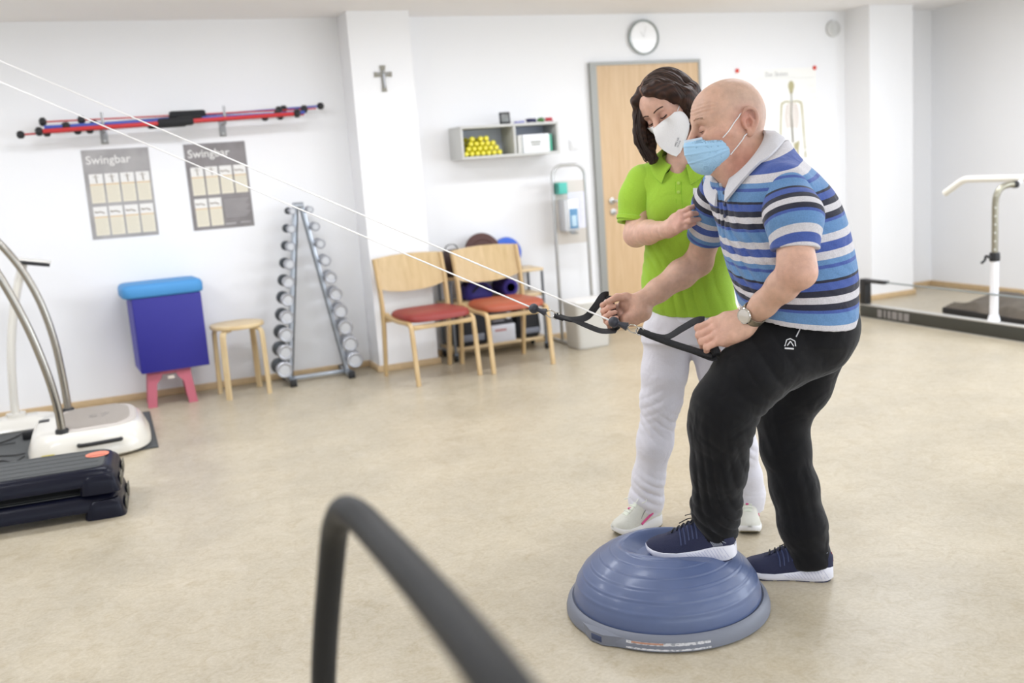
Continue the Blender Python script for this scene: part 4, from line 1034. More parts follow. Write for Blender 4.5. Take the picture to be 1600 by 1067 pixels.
class Field:
    def __init__(s, prims, disp=None): s.p = prims; s.disp = disp
    def __call__(s, P):
        n = len(P)
        if n > 5000: return np.concatenate([s(P[i:i + 4400]) for i in range(0, n, 4400)])
        d = np.full(n, 1.0); plo = P.min(0); phi = P.max(0)
        for q in s.p:
            m = q.k + .045
            if (plo >= q.hi + m).any() or (phi <= q.lo - m).any(): continue
            mk = np.all((P > q.lo - m) & (P < q.hi + m), axis=1)
            if not mk.any(): continue
            Q = P[mk]; a = d[mk]; b = q.fn(Q); k = q.k
            if q.op == 'u': h = np.maximum(k - np.abs(a - b), 0) / k; d[mk] = np.minimum(a, b) - h * h * k * .25
            elif q.op == 's': b = -b; h = np.maximum(k - np.abs(a - b), 0) / k; d[mk] = np.maximum(a, b) + h * h * k * .25
            else: h = np.maximum(k - np.abs(a - b), 0) / k; d[mk] = np.maximum(a, b) + h * h * k * .25
        if s.disp is not None:
            near = np.abs(d) < .06
            if near.any(): d[near] += s.disp(P[near])
        return d
    def bounds(s):
        ps = [q for q in s.p if q.op == 'u']; return np.min([q.lo for q in ps], 0) - .01, np.max([q.hi for q in ps], 0) + .01
def polygonize(F, vox, B=12, bounds=None):
    lo, hi = bounds if bounds else F.bounds()
    nb = np.ceil((hi - lo) / (vox * B)).astype(int) + 1
    bi = np.stack(np.meshgrid(*[np.arange(n) for n in nb], indexing='ij'), -1).reshape(-1, 3)
    cen = lo + (bi + .5) * vox * B; dc = F(cen); hd = vox * B * .87
    bi = bi[np.abs(dc) < hd * 1.55 + .006]
    g = np.stack(np.meshgrid(*[np.arange(B + 1)] * 3, indexing='ij'), -1).reshape(-1, 3)
    V = np.empty((len(bi), len(g)))
    CH = 400
    for i in range(0, len(bi), CH):
        b_ = bi[i:i + CH]; P = lo + (b_[:, None, :] * B + g[None]) * vox
        V[i:i + CH] = F(P.reshape(-1, 3)).reshape(len(b_), -1)
    V = V.reshape(len(bi), B + 1, B + 1, B + 1)
    corners = [(i, j, k) for i in (0, 1) for j in (0, 1) for k in (0, 1)]
    S = np.stack([V[:, i:i + B, j:j + B, k:k + B] for i, j, k in corners], -1)
    ins = S < 0; act = ins.any(-1) & ~ins.all(-1)
    bidx, ci, cj, ck = np.nonzero(act); vals = S[act]; base = bi[bidx] * B + np.stack([ci, cj, ck], 1)
    cor = np.array(corners, float); acc = np.zeros((len(vals), 3)); cnt = np.zeros(len(vals))
    for a in range(8):
        for b in range(a + 1, 8):
            if np.abs(cor[a] - cor[b]).sum() != 1: continue
            va, vb = vals[:, a], vals[:, b]; m = (va < 0) != (vb < 0)
            t = np.where(m, va / np.where(m, va - vb, 1), 0)
            acc += np.where(m[:, None], cor[a] + (cor[b] - cor[a]) * t[:, None], 0); cnt += m
    verts = lo + (base + acc / cnt[:, None]) * vox
    dims = nb * B + 3
    key = lambda q: (q[:, 0] * dims[1] + q[:, 1]) * dims[2] + q[:, 2]
    kk = key(base); od = np.argsort(kk); ks = kk[od]
    def look(q):
        k_ = key(q); i = np.clip(np.searchsorted(ks, k_), 0, len(ks) - 1); return np.where(ks[i] == k_, od[i], -1)
    faces = []
    c0 = V[:, :B, :B, :B] < 0
    for ax in range(3):
        sl = [slice(None), slice(0, B), slice(0, B), slice(0, B)]; sl[ax + 1] = slice(1, B + 1)
        c1 = V[tuple(sl)] < 0; m = c0 != c1; b_, i, j, k = np.nonzero(m); q = bi[b_] * B + np.stack([i, j, k], 1); flip = c0[m]
        u = np.zeros(3, int); v = np.zeros(3, int); u[(ax + 1) % 3] = 1; v[(ax + 2) % 3] = 1
        f = np.stack([look(q), look(q - u), look(q - u - v), look(q - v)], 1)
        ok = (f >= 0).all(1) & ((q - u - v) >= 0).all(1); f = f[ok]; fl = flip[ok]
        f[~fl] = f[~fl][:, ::-1]; faces.append(f)
    faces = np.concatenate(faces)
    for it in range(2):                                   # slide the vertices onto the exact surface
        e = vox * .35; d = F(verts); G = np.stack([(F(verts + np.eye(3)[a] * e) - d) / e for a in range(3)], 1)
        n2 = (G * G).sum(1) + 1e-6; st = np.clip(d / n2, -vox, vox)
        verts = verts - G * st[:, None] * .8
    a_, b_, c_, d_ = [verts[faces[:, i]] for i in range(4)]
    if ((np.cross(b_ - a_, c_ - a_) * a_).sum() + (np.cross(c_ - a_, d_ - a_) * a_).sum()) < 0: faces = faces[:, ::-1]
    return verts, faces
def sdf_obj(name, F, vox, m, parent, col=None, attr=None, bounds=None):
    v, f = polygonize(F, vox, bounds=bounds)
    org = np.array(parent_loc(parent)); 
    me = bpy.data.meshes.new(name); me.vertices.add(len(v)); me.vertices.foreach_set('co', (v - org).astype(np.float32).ravel())
    me.loops.add(len(f) * 4); me.loops.foreach_set('vertex_index', f.astype(np.int32).ravel())
    me.polygons.add(len(f)); me.polygons.foreach_set('loop_start', np.arange(0, len(f) * 4, 4, dtype=np.int32))
    me.polygons.foreach_set('use_smooth', np.ones(len(f), bool))
    me.update(calc_edges=True); me.validate(); me.materials.append(m)
    if len(me.vertices) == len(v):
        if col is not None:
            a = me.color_attributes.new('Col', 'FLOAT_COLOR', 'POINT'); c = np.ones((len(v), 4), np.float32); c[:, :3] = col(v); a.data.foreach_set('color', c.ravel())
        if attr is not None:
            a = me.attributes.new('stripe', 'FLOAT', 'POINT'); a.data.foreach_set('value', attr(v).astype(np.float32))
    o = bpy.data.objects.new(name, me); COL.objects.link(o); o.parent = parent
    return o
def parent_loc(q):
    l = np.zeros(3)
    while q is not None: l += np.array(q.location); q = q.parent
    return l
def vnoise(p, seed=0):
    """cheap smooth 3-D noise, about -1..1"""
    rs = np.random.RandomState(seed); o = np.zeros(len(p))
    for i in range(5):
        d = rs.normal(size=3); d /= np.linalg.norm(d); f = 1 + .5 * rs.rand(); ph = rs.rand() * 6.28
        d2 = rs.normal(size=3); d2 /= np.linalg.norm(d2)
        o += np.sin(p @ d * f + ph + 1.3 * np.sin(p @ d2 * 1.1 + ph * 2))
    return o / 3.2
def folds(p, o, direc, along, n, w, amp, reach):
    """loose creases near point o: direc = across the creases"""
    q = p - np.array(o); r2 = (q * q).sum(1); out = np.zeros(len(p)); m = r2 < (2.2 * reach) ** 2
    if not m.any(): return out
    q = q[m]; d = unit(direc); x = q @ d; sd = int(abs(o[0] * 997 + o[2] * 131)) % 97
    ph = x / w * 2 * PI + 2.6 * vnoise(q * (.55 / w), sd) + 1.2 * np.sin((q @ unit(along)) * 9)
    s_ = np.sin(ph); s_ = 1 - 1.5 * np.abs(s_) ** .8
    out[m] = amp * np.exp(-r2[m] / reach ** 2) * s_ * (.55 + .8 * vnoise(q * (.35 / w) + 3, sd + 1))
    return out

# ---- pieces of people
def hand_grip(C, g, wv, nv, sc=1.0, side=1, r0=.0165):
    """closed hand round a bar: C centre of the grip, g bar axis towards the index finger, wv towards the wrist, nv towards the back of the hand"""
    g = unit(g); wv = unit(wv - g * (wv @ g)); nv = unit(nv - g * (nv @ g) - wv * (nv @ wv)); pr = []
    P = lambda w_, n_, g_: C + (wv * w_ + nv * n_ + g * g_) * sc
    # palm: back-of-hand slab from the wrist to the knuckles
    for i, (gg, rr) in enumerate(((.030, .0125), (.010, .0135), (-.011, .013), (-.030, .0125))):
        pr.append(chain([P(.098, .012, gg * .55), P(.06, .021, gg * .9), P(.026, .026, gg)], [x * sc for x in (.019, .0165, .0135)], k=.016 * sc))
    pr.append(cap(P(.085, .0, .014), P(.04, -.004, .026), .020 * sc, .015 * sc, k=.02 * sc))
    pr.append(cap(P(.085, .0, -.014), P(.035, .002, -.026), .018 * sc, .015 * sc, k=.02 * sc))
    for i, (gg, ln, rr) in enumerate(((.031, .95, .0088), (.010, 1.03, .0092), (-.0115, 1.0, .0088), (-.032, .84, .0078))):
        kn = P(.024, .028, gg * .97); pip = P(.024 - .044 * ln, .026 + .004 * (1 - ln), gg * 1.02); dip = P(-.024 * ln - .003, -.001, gg * 1.02); tip = P(-.012, -.021, gg * .98); te = P(.004, -.0235, gg * .96)
        pr.append(chain([kn, pip, dip, tip, te], [x * sc for x in (rr * 1.25, rr * 1.1, rr * 1.0, rr * .95, rr * .82)], k=.0045 * sc, kk=.004))
        pr.append(ell(kn, [rr * 1.3 * sc] * 3, k=.006 * sc)); pr.append(ell(pip, [rr * 1.2 * sc] * 3, k=.004 * sc))
    # thumb across the fingers on the palm side
    pr.append(chain([P(.078, -.004, .018), P(.048, -.022, .036), P(.018, -.031, .036), P(-.010, -.036, .024)], [x * sc for x in (.018, .0145, .0112, .0092)], k=.008 * sc, kk=.006))
    return pr
def shoe(parent, heel, toe, up, Lg, wd, mats, laces=True, near=1., stripe=None, style='navy'):
    """running shoe lofted from heel to toe. heel/toe: sole contact points"""
    s = thing_part(parent, 'shoe', heel)
    heel = np.array(heel, float); toe = np.array(toe, float)
    fx = unit(toe - heel); up = unit(np.array(up) - fx * (np.array(up) @ fx)); sd = np.cross(up, fx); Lg = np.linalg.norm(toe - heel)
    def hwid(t): # half width of the sole along the length
        return wd * np.interp(t, [0, .03, .10, .25, .45, .62, .76, .88, .96, 1.0], [.30, .52, .70, .78, .78, .93, 1.0, .86, .56, .18])
    def bow(t): return -.10 * wd * math.sin(PI * t) * near
    zs0 = lambda t: np.interp(t, [0, .06, .2, .7, .88, 1.0], [.012, .003, 0, .0, .006, .024])
    zs1 = lambda t: np.interp(t, [0, .1, .22, .4, .6, .8, .93, 1.0], [.050, .050, .046, .032, .024, .026, .033, .040]) if style == 'navy' else np.interp(t, [0, .1, .22, .4, .6, .8, .93, 1.0], [.046, .046, .044, .034, .028, .028, .034, .040])
    top = lambda t: np.interp(t, [0, .05, .12, .22, .30, .42, .55, .68, .80, .90, .97, 1.0], [.080, .103, .108, .105, .110, .112, .095, .076, .064, .057, .048, .040])
    W = lambda t, x, z: heel + fx * (t * Lg) + sd * (x + bow(t)) + up * z
    T = [0, .012, .03, .06, .1, .15, .2, .27, .34, .41, .48, .55, .62, .69, .76, .82, .88, .92, .955, .98, 1.0]
    b = MB(); rings = []
    for t in T:
        h = hwid(t); a, c = zs0(t), zs1(t); r = []
        for x, z in ((-.86, a), (-.98, a + .004), (-1.03, (a + c) / 2), (-1.0, c - .002), (-.93, c), (.93, c), (1.0, c - .002), (1.03, (a + c) / 2), (.98, a + .004), (.86, a)): r.append(W(t, x * h, z))
        rings.append(r)
    b.loft(rings); b.obj('sole', mats['sole'], s, True, angle=50)
    b = MB()  # grooves on the midsole
    if style == 'navy':
        for t in np.linspace(.05, .46, 13):
            for sg in (-1, 1):
                p0 = W(t, sg * hwid(t) * 1.028, zs0(t) + .010); p1 = W(t + .055, sg * hwid(t + .055) * 1.028, zs1(t + .055) - .006); b.tube([p0, (p0 + p1) / 2 + sd * sg * .0004, p1], .0006, 5)
        o = b.obj('sole_groove', mats['groove'], s, True); 
    b = MB()
    for t0, t1 in ((.03, .20), (.25, .40), (.46, .60), (.64, .78), (.81, .93)):
        rings = []
        for t in np.linspace(t0, t1, 5): h = hwid(t) * .9; a = zs0(t); rings.append([W(t, -h, a + .001), W(t, h, a + .001), W(t, h, a - .0025), W(t, -h, a - .0025)])
        b = MB(); b.loft(rings); b.obj('outsole_tread', mats['tread'], s, True)
    b = MB(); rings = []
    for t in T:
        h = hwid(t) * .985; c = zs1(t) - .006; tp = top(t); r = []
        for j in range(17):
            a = PI * j / 16; ca, sa = math.cos(a), math.sin(a); e1 = .62
            tpow = .75 if t > .5 else .55
            x = math.copysign(abs(ca) ** e1, ca) * h * (1 - .22 * sa if t > .15 else 1 - .3 * sa); z = c + (tp - c) * (abs(sa) ** tpow)
            r.append(W(t, x, z))
        rings.append(r)
    b.loft(rings); b.obj('upper', mats['upper'], s, True, angle=60)
    # tongue, laces
    def surf(t, x, lift=.0):   # point on the upper for lateral fraction x in -1..1
        h = hwid(t) * .985; c = zs1(t) - .006; tp = top(t); lo_, hi_ = 0, PI
        a = math.acos(max(-1, min(1, math.copysign(abs(x) ** (1 / .62), x)))); sa = math.sin(a); z = c + (tp - c) * (abs(sa) ** (.75 if t > .5 else .55))
        return W(t, x * h * (1 - .22 * sa), z + lift)
    b = MB(); rr = []
    for t in np.linspace(.36, .74, 8): rr.append([surf(t, -.42, .001), surf(t, 0, .0035), surf(t, .42, .001), surf(t, 0, -.006)])
    b.loft(rr); b.obj('tongue', mats['tongue'], s, True)
    for i, t in enumerate(np.linspace(.40, .68, 6)):
        b = MB(); P0 = [surf(t, x, .005) for x in np.linspace(-.5, .5, 7)]; P1 = [surf(t + (.045 if i % 2 else -.02) * (x), x, .006) for x in np.linspace(-.5, .5, 7)]
        b.tube(P0, .0024, 6); b.obj('lace', mats['lace'], s, True)
    for sg in (-1, 1):
        c0 = surf(.40, 0, .008); b = MB()
        b.tube(smooth_path([c0, c0 + sd * sg * .022 + up * .012, c0 + sd * sg * .045 + up * .002 - fx * .0, c0 + sd * sg * .03 - up * .010 + fx * .012, c0 + fx * .004], 6), .0017, 6); b.obj('lace_bow', mats['lace'], s, True)
        b = MB(); b.tube(smooth_path([c0, c0 + sd * sg * .02 + fx * .02 + up * .004, c0 + sd * sg * .034 + fx * .045 - up * .006], 6), .0016, 6); b.obj('lace_end', mats['lace'], s, True)
    if style == 'navy':
        for sg in (-1, 1):
            for k_ in range(5):   # flat bands from the laces to the sole
                t0 = .40 + .045 * k_; pts = [surf(t0 - .03 * q + .01, sg * (.5 + .48 * q), .0012) for q in np.linspace(0, 1, 7)]
                b = MB(); b.tube(pts, .0028, 6); b.obj('side_band', mats['band'], s, True)
            b = MB()
            for k_ in range(7):
                t0 = .125 + .016 * k_; p0 = W(t0 - .02, sg * hwid(t0) * 1.0, zs1(t0) + .002); p1 = W(t0 + .012, sg * hwid(t0) * .985, zs1(t0) + .016); b = MB(); b.tube([p0, p1], .0012, 5); b.obj('reflective_bar', mats['refl'], s, True)
            pts = [W(t_, sg * hwid(t_) * q_, z_) for t_, q_, z_ in ((.07, 1.01, .057), (.13, .99, .070), (.10, .93, .088), (.055, .88, .098))]
            b = MB(); b.tube(smooth_path(pts, 5), .0011, 5); b.obj('heel_line', mats['refl'], s, True)
        b = MB(); b.tube([W(.004, 0, .060), W(.006, 0, .076), W(.02, 0, .090)], .0035, 6, flat=(1, .4)); b.obj('heel_tab', mats['tab'], s, True)
    else:
        for sg in (-1, 1):
            pts = [W(.50 - .40 * q, sg * hwid(.5 - .4 * q) * (1.02 - .10 * q * q), .032 + .052 * q) for q in np.linspace(0, 1, 8)]
            b = MB(); b.tube(pts, .0046, 8, flat=(1, 1)); b.obj('pink_stripe', mats['pink'], s, True)
            pts = [W(.56 - .28 * q - .10 * q * q, sg * hwid(.45) * (1.0 - .22 * q), .030 + .068 * math.sin(q * PI / 2)) for q in np.linspace(0, 1, 8)]
            b = MB(); b.tube(pts, .0014, 6); b.obj('side_line', mats['groove'], s, True)
            p_ = surf(.30, sg * .8, .001)
            b = MB(); b.tube([surf(.33, sg * .82, .0008), surf(.27, sg * .86, .0008)], .009, 8, flat=(1, .5)); b.obj('mint_patch', mats['mint'], s, True)
        b = MB(); b.ell(surf(.62, 0, .004), (.008, .006, .004), n=10, m=6); b.obj('lace_tag', mats['pink'], s, True)
        b = MB(); b.ell(surf(.48, .15, .008), (.006, .005, .004), n=10, m=6); b.obj('lace_tag', mats['pink'], s, True)
    return s
def thing_part(parent, name, at_):
    o = bpy.data.objects.new(name, None); COL.objects.link(o); o.parent = parent; o.empty_display_size = .03
    o.location = Vector(np.array(at_, float) - parent_loc(parent)); return o
# ================================================================== PEOPLE
def skin_mat(name):
    m = bpy.data.materials.new(name); m.use_nodes = True; nt = m.node_tree; N = nt.nodes; K = nt.links; b = N['Principled BSDF']
    a = N.new('ShaderNodeAttribute'); a.attribute_name = 'Col'; tc = N.new('ShaderNodeTexCoord')
    n = N.new('ShaderNodeTexNoise'); n.inputs['Scale'].default_value = 55; n.inputs['Detail'].default_value = 6; K.new(tc.outputs['Object'], n.inputs['Vector'])
    r = N.new('ShaderNodeMapRange'); r.inputs[1].default_value = .3; r.inputs[2].default_value = .7; r.inputs[3].default_value = .90; r.inputs[4].default_value = 1.07; K.new(n.outputs['Fac'], r.inputs[0])
    x = N.new('ShaderNodeVectorMath'); x.operation = 'SCALE'; K.new(a.outputs['Color'], x.inputs[0]); K.new(r.outputs[0], x.inputs['Scale']); K.new(x.outputs[0], b.inputs['Base Color'])
    b.inputs['Roughness'].default_value = .5; b.inputs['Specular IOR Level'].default_value = .4
    b.inputs['Subsurface Weight'].default_value = .12; b.inputs['Subsurface Radius'].default_value = (.01, .004, .002); b.inputs['Subsurface Scale'].default_value = 1
    n2 = N.new('ShaderNodeTexNoise'); n2.inputs['Scale'].default_value = 260; n2.inputs['Detail'].default_value = 4; K.new(tc.outputs['Object'], n2.inputs['Vector'])
    u = N.new('ShaderNodeBump'); u.inputs['Strength'].default_value = .16; u.inputs['Distance'].default_value = .004; K.new(n2.outputs['Fac'], u.inputs['Height']); K.new(u.outputs[0], b.inputs['Normal'])
    return m
SKIN = skin_mat('skin')
def surfpt(Fd, Hf, l, u, lift=.0005, f0=.16):
    fs = np.linspace(f0, 0, 400); P = np.array([Hf(f, l, u) for f in fs]); d = Fd(P); i = np.argmax(d < 0); return Hf(fs[i] + lift, l, u)
def seat_on(Fd, p, off):
    p = np.array(p, float)
    for _ in range(8):
        e = .002; d = Fd(p[None])[0]; g = np.array([(Fd((p + np.eye(3)[a] * e)[None])[0] - d) / e for a in range(3)]); p = p - g * (d - off) / (g @ g + 1e-6)
    return p
def lc(c): return np.array(s2l(c))
def blendc(col, v, o, rad, c, amt):
    w_ = np.exp(-((v - np.array(o)) ** 2).sum(1) / rad ** 2)[:, None] * amt; return col * (1 - w_) + lc(c)[None, :] * w_
def knit(name, rgb, scale=900, rough=.85, bump=.25, fold=.35, fscale=9, var=.06):
    m = bpy.data.materials.new(name); m.use_nodes = True; nt = m.node_tree; N = nt.nodes; K = nt.links; b = N['Principled BSDF']
    b.inputs['Roughness'].default_value = rough; b.inputs['Sheen Weight'].default_value = .15; b.inputs['Specular IOR Level'].default_value = .2
    tc = N.new('ShaderNodeTexCoord'); n = N.new('ShaderNodeTexNoise'); n.inputs['Scale'].default_value = 400; K.new(tc.outputs['Object'], n.inputs['Vector'])
    n2 = N.new('ShaderNodeTexNoise'); n2.inputs['Scale'].default_value = fscale; n2.inputs['Detail'].default_value = 2; n2.inputs['Distortion'].default_value = .8; K.new(tc.outputs['Object'], n2.inputs['Vector'])
    u = N.new('ShaderNodeBump'); u.inputs['Strength'].default_value = bump; u.inputs['Distance'].default_value = .002; K.new(n.outputs['Fac'], u.inputs['Height'])
    u2 = N.new('ShaderNodeBump'); u2.inputs['Strength'].default_value = fold; u2.inputs['Distance'].default_value = .03; K.new(n2.outputs['Fac'], u2.inputs['Height']); K.new(u.outputs[0], u2.inputs['Normal']); K.new(u2.outputs[0], b.inputs['Normal'])
    if rgb is not None:
        r = N.new('ShaderNodeMapRange'); r.inputs[1].default_value = .3; r.inputs[2].default_value = .7; r.inputs[3].default_value = 1 - var; r.inputs[4].default_value = 1 + var; K.new(n.outputs['Fac'], r.inputs[0])
        x = N.new('ShaderNodeVectorMath'); x.operation = 'SCALE'; x.inputs[0].default_value = s2l(rgb); K.new(r.outputs[0], x.inputs['Scale']); K.new(x.outputs[0], b.inputs['Base Color'])
    return m
def stripes():
    m = knit('striped_jersey', None, fold=.3, fscale=13); nt = m.node_tree; N = nt.nodes; K = nt.links; b = N['Principled BSDF']
    a = N.new('ShaderNodeAttribute'); a.attribute_name = 'stripe'
    fr = N.new('ShaderNodeMath'); fr.operation = 'FRACT'; K.new(a.outputs['Fac'], fr.inputs[0])
    cr = N.new('ShaderNodeValToRGB'); K.new(fr.outputs[0], cr.inputs[0]); cr.color_ramp.interpolation = 'CONSTANT'
    Wt, St, Ro, Bk = (204, 201, 205), (100, 138, 182), (72, 92, 158), (48, 49, 62)
    seq = [(0, Bk), (.030, Ro), (.115, Bk), (.185, Wt), (.265, Bk), (.335, Ro), (.37, St), (.50, Wt), (.585, Ro), (.685, Wt), (.775, St), (.835, Ro), (.875, St)]
    el = cr.color_ramp.elements; el.remove(el[1]); el[0].position = 0; el[0].color = s2l(seq[0][1]) + (1,)
    for p, c in seq[1:]: q = el.new(p); q.color = s2l(c) + (1,)
    tc = N.new('ShaderNodeTexCoord'); n = N.new('ShaderNodeTexNoise'); n.inputs['Scale'].default_value = 300; K.new(tc.outputs['Object'], n.inputs['Vector'])
    r = N.new('ShaderNodeMapRange'); r.inputs[1].default_value = .3; r.inputs[2].default_value = .7; r.inputs[3].default_value = .88; r.inputs[4].default_value = 1.1; K.new(n.outputs['Fac'], r.inputs[0])
    x = N.new('ShaderNodeVectorMath'); x.operation = 'SCALE'; K.new(cr.outputs[0], x.inputs[0]); K.new(r.outputs[0], x.inputs['Scale']); K.new(x.outputs[0], b.inputs['Base Color'])
    return m
Z = np.array([0, 0, 1.])
# ---------------------------------------------------------------- the man
man = thing('person', 'bald man in blue striped polo and black trousers pulling the cable handles', 'person', tuple(L(.02, 3.0, 0)))
yaw = math.radians(24); pit = math.radians(-9)
hf = unit(-RH * math.cos(yaw) - VH * math.sin(yaw)); hl = unit(np.cross(Z, hf)); hf = unit(hf * math.cos(pit) + Z * math.sin(pit)); hu = np.cross(hf, hl)
HC = at(1133, 192, 3.0)
def H(f, l, u): return HC + hf * f + hl * l + hu * u
RH3 = np.array([hf, hl, hu])
def head_prims(H, R, s=1., male=True):
    e = lambda f, l, u, a, b, c, k=.02, op='u': ell(H(f * s, l * s, u * s), (a * s, b * s, c * s), R, k * s, op)
    c = lambda p, q, ra, rb, k=.01, op='u': cap(H(*[x * s for x in p]), H(*[x * s for x in q]), ra * s, rb * s, k * s, op)
    pr = [e(-.018, 0, .034, .100, .078, .088), e(.030, 0, .030, .062, .066, .066, .03), e(.026, 0, -.045, .062, .056, .074, .03), e(-.055, 0, -.0, .062, .068, .062, .03)]
    for l in (-1, 1):
        pr += [c((-.012, l * .058, -.055), (.066, l * .020, -.102), .016, .018, .03), c((.020, l * .060, -.022), (.074, l * .040, -.022), .013, .016, .025),
               c((.083, l * .010, .020), (.070, l * .046, .022), .010 if male else .006, .009, .018)]
    pr += [e(.078, 0, -.106, .020, .022, .016, .02)]
    for l in (-1, 1): pr += [e(.098, l * .031, -.003, .018, .019, .013, .014, 's')]
    pr += [c((.089, 0, .010), (.117, 0, -.036), .0085, .0125, .012), e(.108, .011, -.040, .011, .0075, .009, .008), e(.108, -.011, -.040, .011, .0075, .009, .008)]
    for l in (-1, 1): pr += [e(.0775, l * .031, -.003, .0145, .0155, .0125, .004)]
    pr += [e(.096, 0, -.070, .012, .024, .008, .008), e(.094, 0, -.080, .011, .020, .007, .006)]
    return pr
def ear_prims(H, R, s, l, f0=-.030, u0=-.008, big=1.):
    k = s * big; P = lambda f, ll, u: H(f0 * s + f * k, l * (.069 * s + ll * k), u0 * s + u * k)
    rim = smooth_path([P(.014, .004, .004), P(.012, .011, .020), P(.002, .017, .032), P(-.012, .020, .030), P(-.020, .021, .016), P(-.020, .019, -.002), P(-.012, .015, -.018), P(-.003, .010, -.030)], 3)
    return [ell(P(-.004, .009, .002), (.019 * k, .0055 * k, .029 * k), R, .006),
            chain(rim, [.0034 * k] * 6 + [.0042 * k] * (len(rim) - 10) + [.0048 * k] * 4, k=.003, kk=.004),
            ell(P(.001, .016, -.004), (.0085 * k, .0095 * k, .0115 * k), R, .003, 's'),
            chain([P(-.008, .014, -.014), P(-.011, .016, .0), P(-.004, .015, .014)], [.0028 * k] * 3, k=.004, kk=.004),
            cap(P(.011, .008, -.004), P(.009, .008, -.012), .0045 * k, .004 * k, .004), ell(P(.000, .009, -.029), (.008 * k, .0055 * k, .010 * k), R, .005)]
pr = head_prims(H, RH3, .99)
neckb = at(1192, 262, 3.0)
pr += [chain([H(-.030, 0, -.02), H(-.034, 0, -.085), neckb + Z * .01, neckb - Z * .07], [.058, .058, .064, .08], k=.03, kk=.03)]
pr += [cap(H(.045, 0, -.085), at(1150, 292, 2.96), .030, .036, .04), cap(H(-.02, .05, -.06), at(1163, 285, 2.93), .017, .015, .02)]      # throat and neck muscle
for l in (-1, 1): pr += ear_prims(H, RH3, 1., l, big=1.12, f0=-.036)
# wrinkles
def man_disp(P):
    q = (P - HC) @ RH3.T; d = np.zeros(len(P))
    m = (q[:, 0] > .045) & (q[:, 2] > .03) & (q[:, 2] < .075)
    d += m * .0007 * np.sin(q[:, 2] * 620 + 1.4 * np.cos(q[:, 1] * 55)) * np.clip((q[:, 2] - .03) * 60, 0, 1) * np.clip((.075 - q[:, 2]) * 60, 0, 1)
    m = (q[:, 0] < .075) & (q[:, 0] > .05) & (np.abs(q[:, 2]) < .02)
    d += m * .0004 * np.sin(q[:, 2] * 900 + q[:, 0] * 300)
    return d
# torso core under the clothes, legs
shN = L(.045, 2.845, 1.243); shF = L(-.150, 3.16, 1.245)
pel = L(.100, 3.0, .88)
pr += [chain([L(-.02, 3.0, 1.27), L(.02, 3.0, 1.12), L(.07, 3.0, .97), pel], [.085, .11, .11, .08], k=.03, kk=.04), cap(shN, shF, .05, .05, .03)]
# near arm (his left)
elN = at(1246, 424, 2.72); wrN = at(1166, 502, 2.83)
mN = shN * .45 + elN * .55
pr += [chain([shN, mN, elN + (mN - elN) * .25, elN], [.048, .049, .047, .043], k=.02, kk=.02), chain([elN, elN * .72 + wrN * .28, elN * .35 + wrN * .65, wrN], [.043, .041, .034, .0265], k=.02, kk=.02, flat=None)]
pr += [ell(elN + RH * .018 - Z * .010, (.024, .022, .024), None, .03)]
# far arm (his right)
elF = at(1092, 409, 3.29); wrF = at(1000, 474, 3.17)
mF = shF * .45 + elF * .55
pr += [chain([shF, mF, elF], [.048, .047, .044], k=.02, kk=.02), chain([elF, elF * .7 + wrF * .3, elF * .3 + wrF * .7, wrF], [.044, .046, .036, .029], k=.02, kk=.02)]
# hands on the grips
gN0, gN1 = at(1103, 506, 2.86), at(1119, 553, 2.80)
CN = (gN0 + gN1) / 2; gN = unit(gN0 - gN1); wN = unit(wrN - CN)
nN = unit(-VH * .75 - RH * .35 + Z * .15)
hN = hand_grip(CN, gN, wN, nN, 1.06)
pr += hN; pr += [chain([wrN, CN + unit(wN - gN * (wN @ gN)) * .090 + nN * .010], [.0275, .029], k=.03, flat=(nN, .8))]
gF0, gF1 = at(952, 466, 3.16), at(963, 512, 3.10)
CF = (gF0 + gF1) / 2; gF = unit(gF0 - gF1); wF = unit(wrF - CF)
nF = unit(VH * .80 - RH * .45 + Z * .0)
hF_ = hand_grip(CF, gF, wF, nF, 1.02)
pr += hF_; pr += [chain([wrF, CF + unit(wF - gF * (wF @ gF)) * .088 + nF * .008], [.029, .028], k=.03, flat=(nF, .8))]
